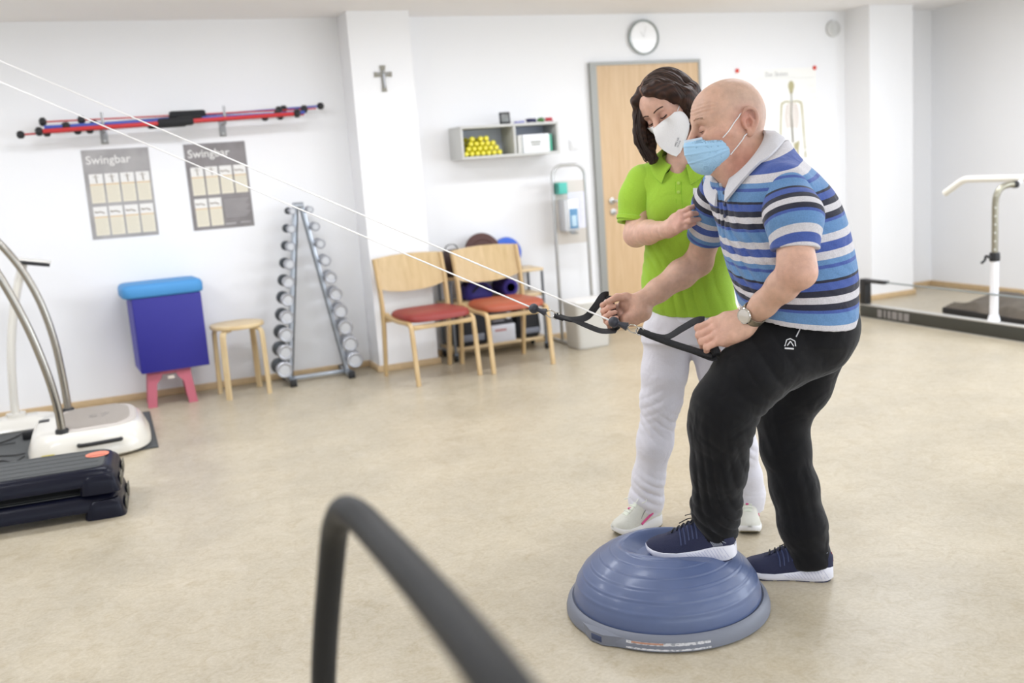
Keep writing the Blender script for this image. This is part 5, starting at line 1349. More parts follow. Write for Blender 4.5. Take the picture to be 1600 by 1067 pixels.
# legs
hipN, knN, anN = L(.110, 2.95, .80), at(1130, 636, 2.80), at(1120, 838, 2.86)
hipF, knF, anF = L(.115, 3.07, .80), at(1228, 690, 3.12), at(1266, 868, 3.12)
pr += [chain([hipN, knN, anN, anN - Z * .02], [.055, .045, .034, .034], k=.03, kk=.03), chain([hipF, knF, anF, anF - Z * .03], [.055, .048, .034, .034], k=.03, kk=.03)]
man_F = Field(pr, man_disp)
def man_col(v):
    c = np.tile(lc((208, 168, 146)), (len(v), 1)); q = (v - HC) @ RH3.T
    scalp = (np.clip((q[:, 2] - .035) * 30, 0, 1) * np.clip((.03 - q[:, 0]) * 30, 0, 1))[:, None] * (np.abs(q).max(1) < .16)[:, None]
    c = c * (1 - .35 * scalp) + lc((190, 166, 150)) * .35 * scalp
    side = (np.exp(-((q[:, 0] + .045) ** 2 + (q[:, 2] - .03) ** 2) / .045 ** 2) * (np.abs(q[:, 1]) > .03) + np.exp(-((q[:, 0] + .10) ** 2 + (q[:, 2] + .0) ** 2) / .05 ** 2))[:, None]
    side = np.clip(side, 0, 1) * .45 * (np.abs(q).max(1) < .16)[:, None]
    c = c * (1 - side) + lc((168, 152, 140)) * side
    c = blendc(c, v, H(-.03, .085, .0), .035, (214, 138, 122), .6); c = blendc(c, v, H(.045, .05, -.04), .04, (216, 152, 132), .5)
    c = blendc(c, v, H(.10, 0, -.04), .03, (212, 140, 122), .5)
    for s in (-1, 1): c = blendc(c, v, H(.088, s * .031, .002), .013, (182, 134, 114), .7); c = blendc(c, v, at(1165, 262, 2.93), .06, (200, 136, 118), .6)
    for s in (-1, 1): c = blendc(c, v, H(.09, s * .031, -.010), .014, (178, 128, 112), .5)
    for P_ in (CN, CF): c = blendc(c, v, P_, .07, (210, 156, 138), .7)
    c = blendc(c, v, elN, .05, (212, 158, 142), .6)
    n_ = vnoise(v * 70, 3)[:, None] * .04; return c * (1 + n_)
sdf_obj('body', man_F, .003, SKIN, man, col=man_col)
# eyes, lashes, brows
eyem = mat('eye_white', (226, 218, 210), rough=.2); irism = mat('iris_dark', (64, 72, 80), rough=.15); lashm = mat('eyelash', (96, 66, 52), rough=.7); browm = mat('grey_brow', (168, 146, 126), rough=.8)
for l in (-1, 1):
    b = MB(); b.ell(H(.0765, l * .031, -.0045), (.0138, .0138, .0110), RH3.T, 16, 10); eo = b.obj('eye', eyem, man, True)
    MB().tube(smooth_path([surfpt(man_F, H, l * .031 + q * .0130, -.0062 - .003 * (1 - q * q)) for q in np.linspace(-1, 1, 7)], 3), [.0004] + [.0013] * 17 + [.0004], 6).obj('eyelashes', lashm, man, True)
    MB().tube(smooth_path([surfpt(man_F, H, l * .031 + q * .0150, .0062 + .0025 * (1 - q * q), 0) for q in np.linspace(-1, 1, 7)], 3), [.0003] + [.0008] * 17 + [.0003], 6).obj('eyelid_crease', mat('skin_crease', (176, 126, 106), rough=.6), man, True)
    rs = random.Random(3 + l)
    b = MB()
    for i in range(42):
        q = rs.uniform(-1, 1); u_ = .0265 + .004 * (1 - q * q) + rs.uniform(-.0025, .0025); p = surfpt(man_F, H, l * (.031 + q * .019), u_)
        b.tube([p, p + hl * l * .005 + hu * .0015 + hf * .0015], [.0005, .0002], 4)
    tag(b.obj('eyebrow', browm, man, True), None, None, kind='stuff')

# surgical mask
maskm = mat('surgical_mask_blue', (164, 204, 234), rough=.75, bump=.15, bscale=300); masklow = mat('mask_white', (240, 240, 242), rough=.7)
mprims = [ell(H(.044, 0, -.068), (.084, .0655, .066), RH3, .01), ell(H(.100, 0, -.045), (.030, .026, .036), RH3, .03), ell(H(.078, 0, -.100), (.034, .040, .026), RH3, .03)]
mprims_i = [plane_cut(H(.0, 0, -.0225), hu + hf * .02), plane_cut(H(.034, 0, -.055), -hf + hu * .50)]
inner = Field([ell(H(.043, 0, -.068), (.0825, .0635, .064), RH3, .01), ell(H(.098, 0, -.045), (.029, .025, .035), RH3, .03), ell(H(.076, 0, -.100), (.033, .039, .025), RH3, .03)])
def pleat(P):
    q = (P - HC) @ RH3.T; d = np.zeros(len(P))
    for u0, sl in ((-.050, .16), (-.068, .02), (-.086, -.16)):
        x = q[:, 2] - u0 - sl * (q[:, 0] - .09); d += .0004 * np.exp(-(x / .0022) ** 2) - .0013 * np.exp(-((x - .004) / .003) ** 2)
    return d
mask = sdf_obj('face_mask', Field(mprims + mprims_i + [Prim(lambda p: -(inner(p) + .0008), [HC], 1, .002, 'i')], pleat), .0021, maskm, man, bounds=(H(.08, 0, -.08) - .11, H(.08, 0, -.08) + .11))
earT, earB = H(-.040, .086, .022), H(-.036, .084, -.040)
def mask_pt(f, u):   # point on the mask's near edge
    Fm = Field(mprims); ls = np.linspace(.0, .09, 60); P = np.array([H(f, x, u) for x in ls]); d = Fm(P); i = np.argmax(d > 0); return P[max(i - 1, 0)]
e1 = mask_pt(.052, -.026); e2 = mask_pt(.022, -.092)
def side_path(Fd, Hf, side, a_, b_, off, n_=9):
    """points (f, u) from a_ to b_ dropped sideways onto the head"""
    out = []
    for q in np.linspace(0, 1, n_):
        f, u = a_[0] + (b_[0] - a_[0]) * q, a_[1] + (b_[1] - a_[1]) * q; ls = np.linspace(.13, 0, 260); P = np.array([Hf(f, side * x, u) for x in ls]); i_ = np.argmax(Fd(P) < 0); out.append(Hf(f, side * (ls[i_] + off), u))
    return out
headonly = Field(head_prims(H, RH3, .99))
MB().tube(smooth_path(side_path(headonly, H, 1, (.041, -.036), (-.020, .018), .0025) + [earT - hf * .008 - hl * .006], 3), .0016, 8).obj('ear_loop', masklow, man, True)
MB().tube(smooth_path(side_path(man_F, H, 1, (.026, -.088), (-.020, -.044), .003) + [earB - hf * .010 + hu * .006 - hl * .010], 3), .0016, 8).obj('ear_loop', masklow, man, True)
b = MB(); pts = []
for x in np.linspace(-.055, .055, 13):
    fs = np.linspace(.0, .15, 150); P = np.array([H(f, x, -.026) for f in fs]); d = Field(mprims)(P); ii = np.nonzero(d < 0)[0]
    if len(ii): pts.append(P[ii[-1]] + hf * .0012)
MB().ribbon(pts, .0085, .0012, hu).obj('mask_top_hem', mat('mask_hem', (206, 222, 238), rough=.7), man, True)

# polo shirt ----------------------------------------------------
def sec(front, back, a, th, bscale=1.0, v=3.0):
    """torso section from the front and back outline points (pixels of the survey) at depth v"""
    F_, B_ = at(front[0], front[1], v), at(back[0], back[1], v); c = (F_ + B_) / 2; w_ = F_ - B_; half = np.linalg.norm(w_) / 2; w_ = unit(w_)
    ax = unit(np.cross(np.cross(w_, VH), w_)) if abs(w_ @ VH) > 1e-9 else VH
    nrm = unit(np.cross(w_, VH)); R_ = Matrix.Rotation(th, 3, Vector(nrm if nrm[2] > 0 else -nrm)); w2 = np.array(R_ @ Vector(w_)); u2 = np.array(R_ @ Vector(unit(VH + Z * .13)))
    ct, st_ = math.cos(th), math.sin(th); b_ = math.sqrt(max(half * half - (a * st_) ** 2, .01)) / ct
    return (c, u2, w2, a, b_ * bscale)
T_ = lambda d: math.radians(d)
secs = [sec((1154, 472), (1338, 496), .192, T_(8)), sec((1148, 450), (1340, 456), .193, T_(10)), sec((1140, 425), (1338, 415), .195, T_(14)), sec((1127, 380), (1325, 352), .197, T_(20)),
        sec((1116, 335), (1302, 300), .198, T_(26)), sec((1110, 300), (1275, 266), .188, T_(28)), sec((1117, 276), (1243, 240), .135, T_(28)), sec((1133, 262), (1218, 222), .085, T_(26))]
SP = Spine(secs, 2.35, 4)
def shirt_disp(P):
    d = np.zeros(len(P))
    d += .0035 * vnoise(P * 16, 5)
    d += folds(P, at(1150, 400, 2.86), RH * .8 + Z * .5, Z, 5, .055, .006, .12)
    d += folds(P, at(1118, 330, 2.9), RH + Z * .1, Z, 5, .034, .006, .09)
    d += folds(P, at(1270, 440, 2.85), Z * .8 + RH * .6, RH, 5, .05, .004, .10)
    d += folds(P, at(1200, 480, 2.82), Z * .9 - RH * .3, RH, 5, .045, .004, .08)
    return d
sprims = [SP.prim(.02), cap(L(.03, 2.86, 1.255), L(-.0, 2.98, 1.30), .066, .055, .05), cap(L(-.13, 3.14, 1.255), L(-.05, 3.02, 1.30), .066, .055, .05)]
neck_hole = ell(at(1160, 250, 2.975), (.092, .098, .088), None, .012, 's')
shirtm = stripes()
tref = SP.arc
def torso_stripe(v):
    x, y, a, t, z = SP.loc(v)
    s = np.interp(t, np.arange(len(tref)), tref)
    return (tref[-1] - s) / .232 + STRIPE0
# align: the thin dark stripe crosses the chest at (1190, 316)
STRIPE0 = 0; STRIPE0 = -float(torso_stripe(at(1175, 313, 2.85)[None])[0])
def slit(P): return 0
shirt = sdf_obj('polo_shirt', Field(sprims + [neck_hole, ell(at(1144, 272, 2.93), (.045, .055, .045), None, .012, 's')], shirt_disp), .004, shirtm, man, attr=torso_stripe)
def sleeve(name, pts, rs, hem_o, hem_n, org, offs, seed, ref, refv):
    ax = unit(pts[-1] - pts[0])
    def dsp(P): return .0028 * vnoise(P * 20, seed) + folds(P, (pts[0] + pts[-1]) / 2, ax * .6 + Z * .4, RH, 4, .05, .0035, .07)
    prs = [chain(pts, rs, k=.02, kk=.03, flat=None), plane_cut(hem_o, hem_n), Prim(lambda p: -chain([pts[-2], hem_o + hem_n * .05], [rs[-1] - .010, rs[-1] - .006]).fn(p) + .001 * 0, [hem_o], 1, .002, 'i')]
    # hollow only the last centimetres
    hol = chain([hem_o - hem_n * .03, hem_o + hem_n * .05], [rs[-1] - .018, rs[-1] - .012])
    prs[2] = Prim(hol.fn, [hem_o, hem_o + hem_n * .05], .1, .002, 's')
    s0 = refv - (ref - pts[0]) @ ax / .232
    at_ = lambda v: (v - pts[0]) @ ax / .232 + s0
    return sdf_obj(name, Field(prs, dsp), .0035, shirtm, shirt, attr=at_)
dN = unit(elN - shN)
sleeve('sleeve', [L(.036, 2.845, 1.232), L(.050, 2.815, 1.18), at(1241, 340, 2.785), at(1242, 396, 2.76)], [.068, .071, .071, .064], at(1242, 390, 2.76), unit(unit(at(1243, 392, 2.75) - at(1244, 340, 2.775)) + RH * .05 + Z * .0), None, 0, 2, at(1245, 285, 2.76), 0.0)
dF = unit(elF - shF)
sleeve('sleeve', [shF + Z * -.005, shF * .5 + at(1105, 345, 3.23) * .5, at(1103, 378, 3.26)], [.066, .066, .066], at(1103, 370, 3.25), unit(at(1101, 372, 3.26) - shF + RH * .03), None, 0, 4, at(1108, 362, 3.2), .70)
SF = Field(sprims, shirt_disp)
# collar
CR = at(1165, 248, 2.985); D1 = unit(at(1137, 291, 2.93) - at(1192, 211, 3.03)); lat = unit(np.cross(np.cross(D1, hl), D1)); NC = unit(np.cross(D1, lat)); NC = NC if NC[2] > 0 else -NC
colm = knit('grey_collar_rib', (204, 202, 206), fold=.05)
b = MB(); rings = []
for i in range(49):
    ph = math.radians(-167 + 334 * i / 48)               # 0 = back of the neck, +-167 = front tips
    c_, s_ = math.cos(ph), math.sin(ph); fr_ = (1 - c_) / 2
    base = CR - D1 * c_ * .088 + lat * s_ * .074
    outd = unit(-D1 * c_ + lat * s_ * 1.1)
    tip = max(0, (abs(ph) - 2.05)) / .86
    top_ = base + NC * (.006) + outd * .0; h_ = .030 + .014 * tip
    mid = base + NC * .010 + outd * .008
    low = base + outd * (.026 + .010 * tip) - NC * (.010 + .012 * tip) + D1 * .010 * tip
    inn = base - NC * .012
    top_ = base + NC * .012; mid = base + NC * .014 + outd * .008; low = seat_on(SF, base + outd * (.052 + .006 * tip) - NC * (.016 + .008 * tip) + D1 * .012 * tip, .0055)
    rings.append([inn, top_, mid, low, base, outd])
lows = np.array([r[3] for r in rings])
for _ in range(6): lows[1:-1] = lows[1:-1] * .5 + (lows[:-2] + lows[2:]) * .25
for i, r in enumerate(rings):
    inn, top_, mid, _l, base, outd = r; low = lows[i]; mm = (mid + low) / 2 + unit(NC + outd) * .012; nn_ = unit(NC + outd * .6)
    rings[i] = [inn, top_, mid, mm, low + nn_ * (.005 + .006 * (i < 9 or i > 39)), low - nn_ * (.002 - .004 * (i < 9 or i > 39)), mm - nn_ * .004, base + NC * .004]
b.loft(rings); b.obj('collar', colm, shirt, True, angle=50)
# button placket
def on_surface(Fd, P, n, rng=.12):
    t = np.linspace(rng, -rng, 240); Q = P[None] + t[:, None] * n[None]; d = Fd(Q); i = np.argmax(d < 0); return Q[i]
fdir = unit(-RH * .75 - VH * .65)
pl = [on_surface(SF, at(px, py, 2.92), fdir, .2) for px, py in ((1141, 300), (1143, 318), (1146, 336), (1149, 355))]
for i, p in enumerate(pl[:3]): MB().lathe([(0, .0), (.0055, .0), (.006, .002), (.004, .0028), (0, .0022)], p + fdir * .001, fdir, 14).obj('button', mat('navy_button', (40, 46, 78), rough=.3), shirt, True)

# trousers -------------------------------------------------------
blackt = knit('black_tracksuit', (15, 15, 18), fold=.35, fscale=10, rough=.85, var=.15)
def trou_disp(P):
    d = .004 * vnoise(P * 13, 11)
    d += folds(P, at(1160, 660, 2.82), RH * .5 + Z * .8, RH, 5, .07, .012, .11)          # behind the near knee
    d += folds(P, at(1120, 805, 2.86), Z + RH * .7, RH, 5, .07, .010, .08)
    d += folds(P, at(1265, 850, 3.1), Z + RH * .8, RH, 5, .07, .010, .08)
    d += folds(P, at(1190, 570, 2.8), Z * .5 + RH * .7, RH, 5, .13, .006, .12)
    d += folds(P, at(1110, 740, 2.8), RH + Z * .15, Z, 5, .06, .008, .12)
    d += folds(P, at(1240, 720, 3.05), RH + Z * .2, Z, 5, .07, .009, .16)
    return d
tp = [ell(L(.118, 2.99, .835), (.118, .142, .11), np.array([RH, VH, Z]), .03), Spine([sec((1166, 500), (1328, 520), .165, T_(8)), sec((1168, 470), (1328, 490), .160, T_(8))], 2.3, 3).prim(.04)]
tp += [chain([L(.120, 2.955, .785), at(1208, 560, 2.89), at(1168, 590, 2.84), at(1133, 634, 2.81), at(1126, 668, 2.81), at(1122, 730, 2.83), at(1118, 790, 2.85), at(1121, 828, 2.86)],
             [.088, .100, .097, .088, .084, .074, .065, .056], k=.03, kk=.035)]
tp += [chain([L(.125, 3.08, .80), at(1250, 600, 3.11), at(1224, 650, 3.12), at(1228, 700, 3.12), at(1241, 760, 3.12), at(1254, 820, 3.12), at(1266, 872, 3.12)],
             [.105, .092, .078, .074, .072, .073, .066], k=.03, kk=.035)]
tp += [local_cut(at(1120, 838, 2.86), unit(-Z + RH * .10), .13), local_cut(at(1268, 884, 3.12), unit(-Z + RH * .12), .13)]
tF = Field(tp, trou_disp)
trousers = sdf_obj('trousers', tF, .005, blackt, man)
whp = mat('white_print', (225, 225, 228), rough=.6)
def stick(Fd, px, py, v0=2.6, v1=3.4, lift=.0012):
    t = np.linspace(v0, v1, 400); Q = np.array([at(px, py, v) for v in t]); d = Fd(Q); i = np.argmax(d < 0); return Q[i] - unit(ray(px, py)) * lift
b = MB(); b.tube([stick(tF, 1255, 504), stick(tF, 1250, 514), stick(tF, 1244, 526)], .0016, 6); b.obj('pocket_zip', whp, trousers, True)
b = MB()
for a_, c_ in (((1226, 541), (1229, 531)), ((1229, 531), (1235, 529)), ((1235, 529), (1242, 533)), ((1242, 533), (1243, 541)), ((1230, 540), (1235, 533)), ((1235, 533), (1240, 541))):
    b = MB(); b.tube([stick(tF, *a_), stick(tF, *c_)], .0016, 6); b.obj('emblem_stroke', whp, trousers, True)
b = MB(); b.tube([stick(tF, 1226, 544), stick(tF, 1234, 544.5), stick(tF, 1240, 545)], .0024, 6); b.obj('emblem_bar', whp, trousers, True)

# watch -----------------------------------------------------------
wa = unit(wrN - elN); wc = at(1169, 502, 2.835) ; wc = wrN + wa * -.036
b = MB(); nw = unit(-VH * .80 + Z * .35 - RH * .1); nw = unit(nw - wa * (nw @ wa)); tw = np.cross(wa, nw)
ring = []
for a in np.linspace(0, 2 * PI, 41)[:-1]:
    dr_ = nw * math.cos(a) + tw * math.sin(a); tt_ = np.linspace(.012, .06, 97); dd_ = np.max([man_F(wc[None] + wa * o2 + tt_[:, None] * dr_[None]) for o2 in (-.009, 0, .009)], 0) * 0 + np.min([man_F(wc[None] + wa * o2 + tt_[:, None] * dr_[None]) for o2 in (-.009, 0, .009)], 0)
    ring.append(wc + dr_ * (tt_[np.argmax(dd_ > .0006)]))
b = MB(); rings = []
for p_ in ring:
    o_ = unit(p_ - wc); rings.append([p_ + wa * .010 + o_ * .0, p_ + wa * .010 + o_ * .0022, p_ - wa * .010 + o_ * .0022, p_ - wa * .010])
rings.append(rings[0]); b.loft(rings, False, False); strap = b.obj('watch', mat('mesh_steel_band', (166, 158, 140), rough=.35, metal=.85, bump=.4, bscale=500), man, True)
fc = ring[0] + nw * .0012
MB().lathe([(0, -.004), (.0215, -.004), (.0235, .000), (.0235, .005), (.0215, .0072), (.0195, .0072), (.0190, .0064), (0, .0064)], fc, nw, 36).obj('watch_case', mat('polished_steel', (200, 196, 190), rough=.15, metal=1.), strap, True)
MB().lathe([(0, .0066), (.019, .0066), (.019, .0070), (0, .0078)], fc, nw, 30).obj('watch_dial', mat('watch_glass', (214, 208, 200), rough=.08, metal=.5), strap, True)
MB().lathe([(0, 0), (.0025, 0), (.0025, .004), (0, .004)], fc + nw * .004 + tw * .0225, tw, 10).obj('watch_crown', mat('polished_steel', (200, 196, 190)), strap, True)

# shoes -----------------------------------------------------------
SM = dict(sole=mat('white_midsole', (232, 232, 242), rough=.5), groove=mat('sole_groove_lilac', (176, 178, 206), rough=.6), tread=mat('dark_outsole', (44, 50, 80), rough=.7),
          upper=mat('navy_mesh_upper', (40, 44, 74), rough=.75, bump=.5, bscale=700), tongue=mat('navy_tongue', (34, 38, 62), rough=.8), lace=mat('black_lace', (24, 26, 36), rough=.7),
          band=mat('blue_band', (50, 60, 98), rough=.5), refl=mat('reflective_grey', (160, 164, 176), rough=.4), tab=mat('red_tab', (176, 50, 58), rough=.6))
shoe(man, at(1151, 872, 2.83), at(1012, 866, 2.88), Z, 0, .050, SM)
hB = L(.158, 3.11, .001); tB = L(-.128, 3.125, .001)
shoe(man, hB, tB, Z, 0, .050, SM)

# ---------------------------------------------------------------- cables with handles
ropem = mat('white_cord', (240, 238, 236), rough=.6); webm = mat('black_webbing', (26, 26, 30), rough=.7, bump=.3, bscale=400); padm = mat('black_foam_grip', (22, 22, 25), rough=.8, bump=.3, bscale=300)
stopm = mat('charcoal_rubber', (48, 50, 60), rough=.45); steel = mat('bright_steel_ring', (205, 203, 198), rough=.18, metal=1.)
def depth_pt(px, py, D): d = ray(px, py); return CAMP + d * (D / 1556.)
def handle(label, S, pull, ring, gtop, gbot, upper, lower, tubeseg, rope_end, grp, vside, fat):
    """S stopper ball centre; ring = D-ring centre; grip from gtop to gbot; straps through the given points"""
    t = thing('pull_stirrup', label, 'exercise grip', tuple(S), 0, 'strap grips on the white cords')
    ax = unit(ring - S)
    MB().ell(S, (.0165, .0165, .0165), None, 20, 12).obj('stopper_ball', stopm, t, True)
    MB().lathe([(.009, .011), (.007, .018), (.008, .024), (.0125, .040), (.013, .043), (.0, .043)], S, ax, 18).obj('cord_cone', stopm, t, True)
    c0 = S + ax * .040; cl = np.linalg.norm(ring - c0)
    sdv = unit(np.cross(ax, VH)); b = MB()
    m0 = c0 + ax * .004; ln = max(.035, cl * .62)
    pts = [m0 + ax * (ln * (.5 - .5 * math.cos(a))) + (unit(Z - ax * ax[2]) * .0115) * math.sin(a) for a in np.linspace(0, 2 * PI, 21)[:-1]]
    b.tube(smooth_path(pts, 2, True), .0021, 8, closed=True); b.obj('carabiner', steel, t, True)
    b = MB(); q0 = m0 + ax * (ln - .008); rl = np.linalg.norm(ring - q0) + .012; a2 = unit(ring - q0)
    pts = [q0 + a2 * (rl * .5 * (1 - math.cos(a))) + (VH * .55 + unit(Z - a2 * a2[2]) * .8) * .0125 * math.sin(a) for a in np.linspace(0, 2 * PI, 21)[:-1]]
    b.tube(smooth_path(pts, 2, True), .0022, 8, closed=True); b.obj('ring', steel, t, True)
    b = MB(); g = unit(gtop - gbot)
    b.lathe([(0, -.004), (.0105, -.004), (.0130, 0), (.0132, .5 * np.linalg.norm(gtop - gbot)), (.0130, np.linalg.norm(gtop - gbot)), (.0105, np.linalg.norm(gtop - gbot) + .004), (0, np.linalg.norm(gtop - gbot) + .004)], gbot, g, 20)
    b.obj('grip', padm, t, True)
    def strap(pts, nm, f0, f1):
        P_ = smooth_path(pts, 8); P_, T2, _, _ = frames(P_); n_ = len(P_); ups = []
        for i_ in range(n_):
            q = i_ / (n_ - 1); q = f0 + (f1 - f0) * min(1, q * 1.8); ups.append(unit(np.cross(T2[i_], VH)) * q + VH * (1 - q))
        MB().ribbon(P_, .024, .0026, ups).obj(nm, webm, t, True)
    strap(upper, 'upper_strap', .15, .9 if not fat else .5); strap(lower, 'lower_strap', .15, .35)
    if fat: MB().tube(smooth_path(tubeseg, 4), [.011] + [.0125] * (4 * (len(tubeseg) - 1) - 1) + [.012], 14, flat=(1, .8)).obj('padded_sleeve', padm, t, True)
    MB().ribbon([upper[0] - ax * .002, upper[0] + ax * .03], .026, .012, vside).obj('stitched_tab', webm, t, True)
    return t
A1 = depth_pt(-200, 10, 5.0); A2 = depth_pt(-200, 43, 5.0)
S1 = at(959, 503, 2.90)
sN = unit(VH * .5 + gN * .8 + RH * .3)
R1 = at(999, 517, 2.90)
U1 = [R1, at(1012, 521, 2.90), at(1040, 527, 2.89), at(1066, 513, 2.88), at(1088, 501, 2.87), gN0 + gN * .014]
Lw1 = [R1, at(1030, 530, 2.88), at(1075, 545, 2.84), at(1112, 559, 2.80), gN1 - gN * .010]
handle('black strap handle gripped in the man\'s left hand with the watch', S1, None, R1, gN0, gN1, U1, Lw1, [at(1006, 520, 2.895), at(1045, 535, 2.865), at(1085, 548, 2.825), at(1114, 557, 2.80)], None, None, VH * .8 + Z * .2, True)
S2 = at(834, 482, 3.17)
R2 = at(868, 493, 3.17)
U2 = [R2, at(893, 499, 3.16), at(915, 496, 3.16), at(930, 480, 3.15), at(942, 463, 3.15), gF0 + gF * .012]
Lw2 = [R2, at(893, 499, 3.16), at(915, 508, 3.14), at(940, 517, 3.12), gF1 - gF * .010]
handle('black strap handle gripped in the man\'s right hand, farther left', S2, None, R2, gF0, gF1, U2, Lw2, None, None, None, VH * .8 + Z * .2, False)
for nm, S_, A_ in (('upper white pull cord running from top left to the near handle', S1, A1), ('lower white pull cord running from top left to the far handle', S2, A2)):
    d_ = unit(A_ - S_); o = MB().tube([S_ + d_ * .017, S_ * .5 + A_ * .5, A_], .0029, 8).obj('rope', ropem); tag(o, nm, 'rope', None)
t = thing('cord_pulley', 'pulley block on the ceiling where both white cords end', 'pulley', (A1[0] - .02, A1[1], 2.44))
MB().bx(-.05, .05, -.04, .04, -.012, 0, .002).obj('ceiling_plate', steel_m, t)
for A_ in (A1, A2): MB().lathe([(0, -.008), (.03, -.008), (.026, -.003), (.026, .003), (.03, .008), (0, .008)], A_ + np.array([-.026, 0, 0]), (.2, 1, 0), 24).obj('wheel', black_pl, t, True)
MB().bx(-.028, -.02, -.022, -.014, -.20, -.012, .001).obj('bracket_arm', steel_m, t)

# ---------------------------------------------------------------- the woman
woman = thing('person', 'dark-haired woman in lime green polo and white trousers steadying the man\'s arm', 'person', tuple(L(-.33, 3.45, 0)))
WC = at(1043, 167, 3.42)
wf = unit(-RH * .40 - VH * .78 - Z * .46)
wu = Z - RH * .40; wu = unit(wu - wf * (wu @ wf)); wl = np.cross(wu, wf)      # her left
RW = np.array([wf, wl, wu]); sW = .93
def HW(f, l, u): return WC + (wf * f + wl * l + wu * u)
pr = head_prims(HW, RW, sW, False)
nb = at(1066, 258, 3.47)
pr += [chain([HW(-.03, 0, -.02), HW(-.030, 0, -.09), nb, nb - Z * .06], [.05, .048, .052, .065], k=.03, kk=.03), cap(HW(.035, 0, -.08), at(1058, 262, 3.42), .026, .03, .03)]
shR = at(1006, 284, 3.45); shL = at(1126, 280, 3.50)
pr += [cap(shR, shL, .045, .045, .03), chain([L(-.30, 3.47, 1.27), L(-.31, 3.47, 1.05), L(-.31, 3.47, .86)], [.08, .08, .08], k=.03, kk=.04)]
elR = at(994, 366, 3.40); wrR = at(1044, 358, 3.20)
pr += [chain([shR, elR], [.046, .040], k=.02), chain([elR, elR * .6 + wrR * .4, wrR], [.041, .038, .026], k=.02, kk=.02)]
# open right hand laid on the man's arm
kn = [at(1063, 333, 3.155), at(1066, 341, 3.145), at(1064, 350, 3.14), at(1060, 358, 3.145)]
tips = [(at(1076, 326, 3.145), at(1090, 320, 3.165)), (at(1080, 334, 3.135), at(1095, 333, 3.155)), (at(1078, 345, 3.13), at(1094, 342, 3.15)), (at(1073, 354, 3.135), at(1085, 349, 3.15))]
for i in range(4):
    pr += [chain([wrR, (wrR + kn[i]) / 2, kn[i]], [.020, .017, .0125], k=.015, kk=.01), chain([kn[i], tips[i][0], tips[i][1]], [.0095, .0084, .0068], k=.004, kk=.004)]
pr += [chain([wrR + Z * .004, at(1056, 340, 3.18), at(1070, 336, 3.20), at(1080, 332, 3.20)], [.017, .013, .009, .007], k=.01, kk=.01)]
# left arm behind the man
elL = at(1172, 370, 3.50); wrL = at(1215, 400, 3.34)
pr += [chain([shL, elL], [.046, .038], k=.02), chain([elL, wrL], [.038, .026], k=.02)]
hd = unit(wrL - elL)
for i in range(4):
    q = wrL + hd * .085 + Z * (.024 - .016 * i); pr += [cap(wrL, q, .02, .012, .012), chain([q, q + hd * .032 - VH * .004, q + hd * .06 - VH * .014], [.009, .008, .0065], k=.004, kk=.004)]
pr += [chain([wrL, wrL + hd * .05 + Z * .035, wrL + hd * .08 + Z * .045], [.015, .011, .008], k=.01)]
hipR, kneeR, ankR = at(1045, 505, 3.47), at(1032, 640, 3.48), at(1012, 795, 3.55)
hipL, kneeL, ankL = at(1112, 505, 3.50), at(1140, 640, 3.52), at(1171, 785, 3.61)
pr += [chain([hipR, kneeR, ankR, ankR - Z * .03], [.065, .045, .032, .032], k=.03), chain([hipL, kneeL, ankL, ankL - Z * .03], [.065, .045, .032, .032], k=.03)]
w_F = Field(pr)
def w_col(v):
    c = np.tile(lc((214, 172, 152)), (len(v), 1))
    for s in (-1, 1): c = blendc(c, v, HW(.07, s * .035, -.03), .03, (220, 150, 134), .5); c = blendc(c, v, HW(.088, s * .029, .002), .014, (150, 104, 88), .45)
    c = blendc(c, v, HW(.10, 0, -.07), .02, (190, 100, 96), .5); c = blendc(c, v, kn[1], .05, (214, 160, 144), .7)
    return c * (1 + vnoise(v * 60, 4)[:, None] * .03)
sdf_obj('body', w_F, .003, SKIN, woman, col=w_col)
darkl = mat('dark_lashes', (40, 26, 22), rough=.6); wbrow = mat('dark_brown_brow', (78, 52, 40), rough=.8)
for l in (-1, 1):
    MB().ell(HW(.071, l * .0288, -.004), (.0128, .0128, .0102), RW.T, 16, 10).obj('eye', eyem, woman, True)
    MB().tube(smooth_path([surfpt(w_F, HW, l * .0288 + q * .0140, -.0055 - .003 * (1 - q * q)) for q in np.linspace(-1, 1, 7)], 3), [.0007] + [.0020] * 17 + [.0007], 6).obj('eyelashes', darkl, woman, True)
    MB().tube(smooth_path([surfpt(w_F, HW, l * (.0300 + q * .0185), .0215 + .0035 * (1 - q * q) + .001 * q) for q in np.linspace(-1, 1, 7)], 3), [.0006] + [.0020] * 17 + [.0006], 6).obj('eyebrow', wbrow, woman, True)
# folded respirator mask: ridge down the middle
mw = mat('white_respirator', (240, 239, 238), rough=.75, bump=.15, bscale=300)
ridge = [(.103, -.016), (.138, -.045), (.142, -.078), (.126, -.112), (.104, -.138)]
b = MB(); rings = []
for (f, u) in ridge: 
    i = len(rings); q = i / (len(ridge) - 1)
    edge_f = [.054, .040, .034, .050, .092][i]; edge_u = [-.014, -.030, -.066, -.102, -.136][i]; wl_ = [.062, .069, .067, .046, .010][i]
    row = []
    for s_ in np.linspace(-1, 1, 17):
        a = abs(s_); ff = f + (edge_f - f) * (a ** 1.05); p = HW(ff, s_ * wl_, u + (edge_u - u) * a)
        for _ in range(10):
            d_ = w_F(p[None])[0]; p = p + wf * max(0, .005 - d_) * .9
        row.append(p)
    rings.append(row)
full = [[np.array(rings[i][j]) for i in range(5)] for j in range(17)]
full = [smooth_path(c_, 4) for c_ in full]                  # 17 columns x 17 rows
n2 = len(full[0]); outer = [p for c_ in full for p in c_]; inner_ = [p - wf * .0022 for p in outer]
fs = []
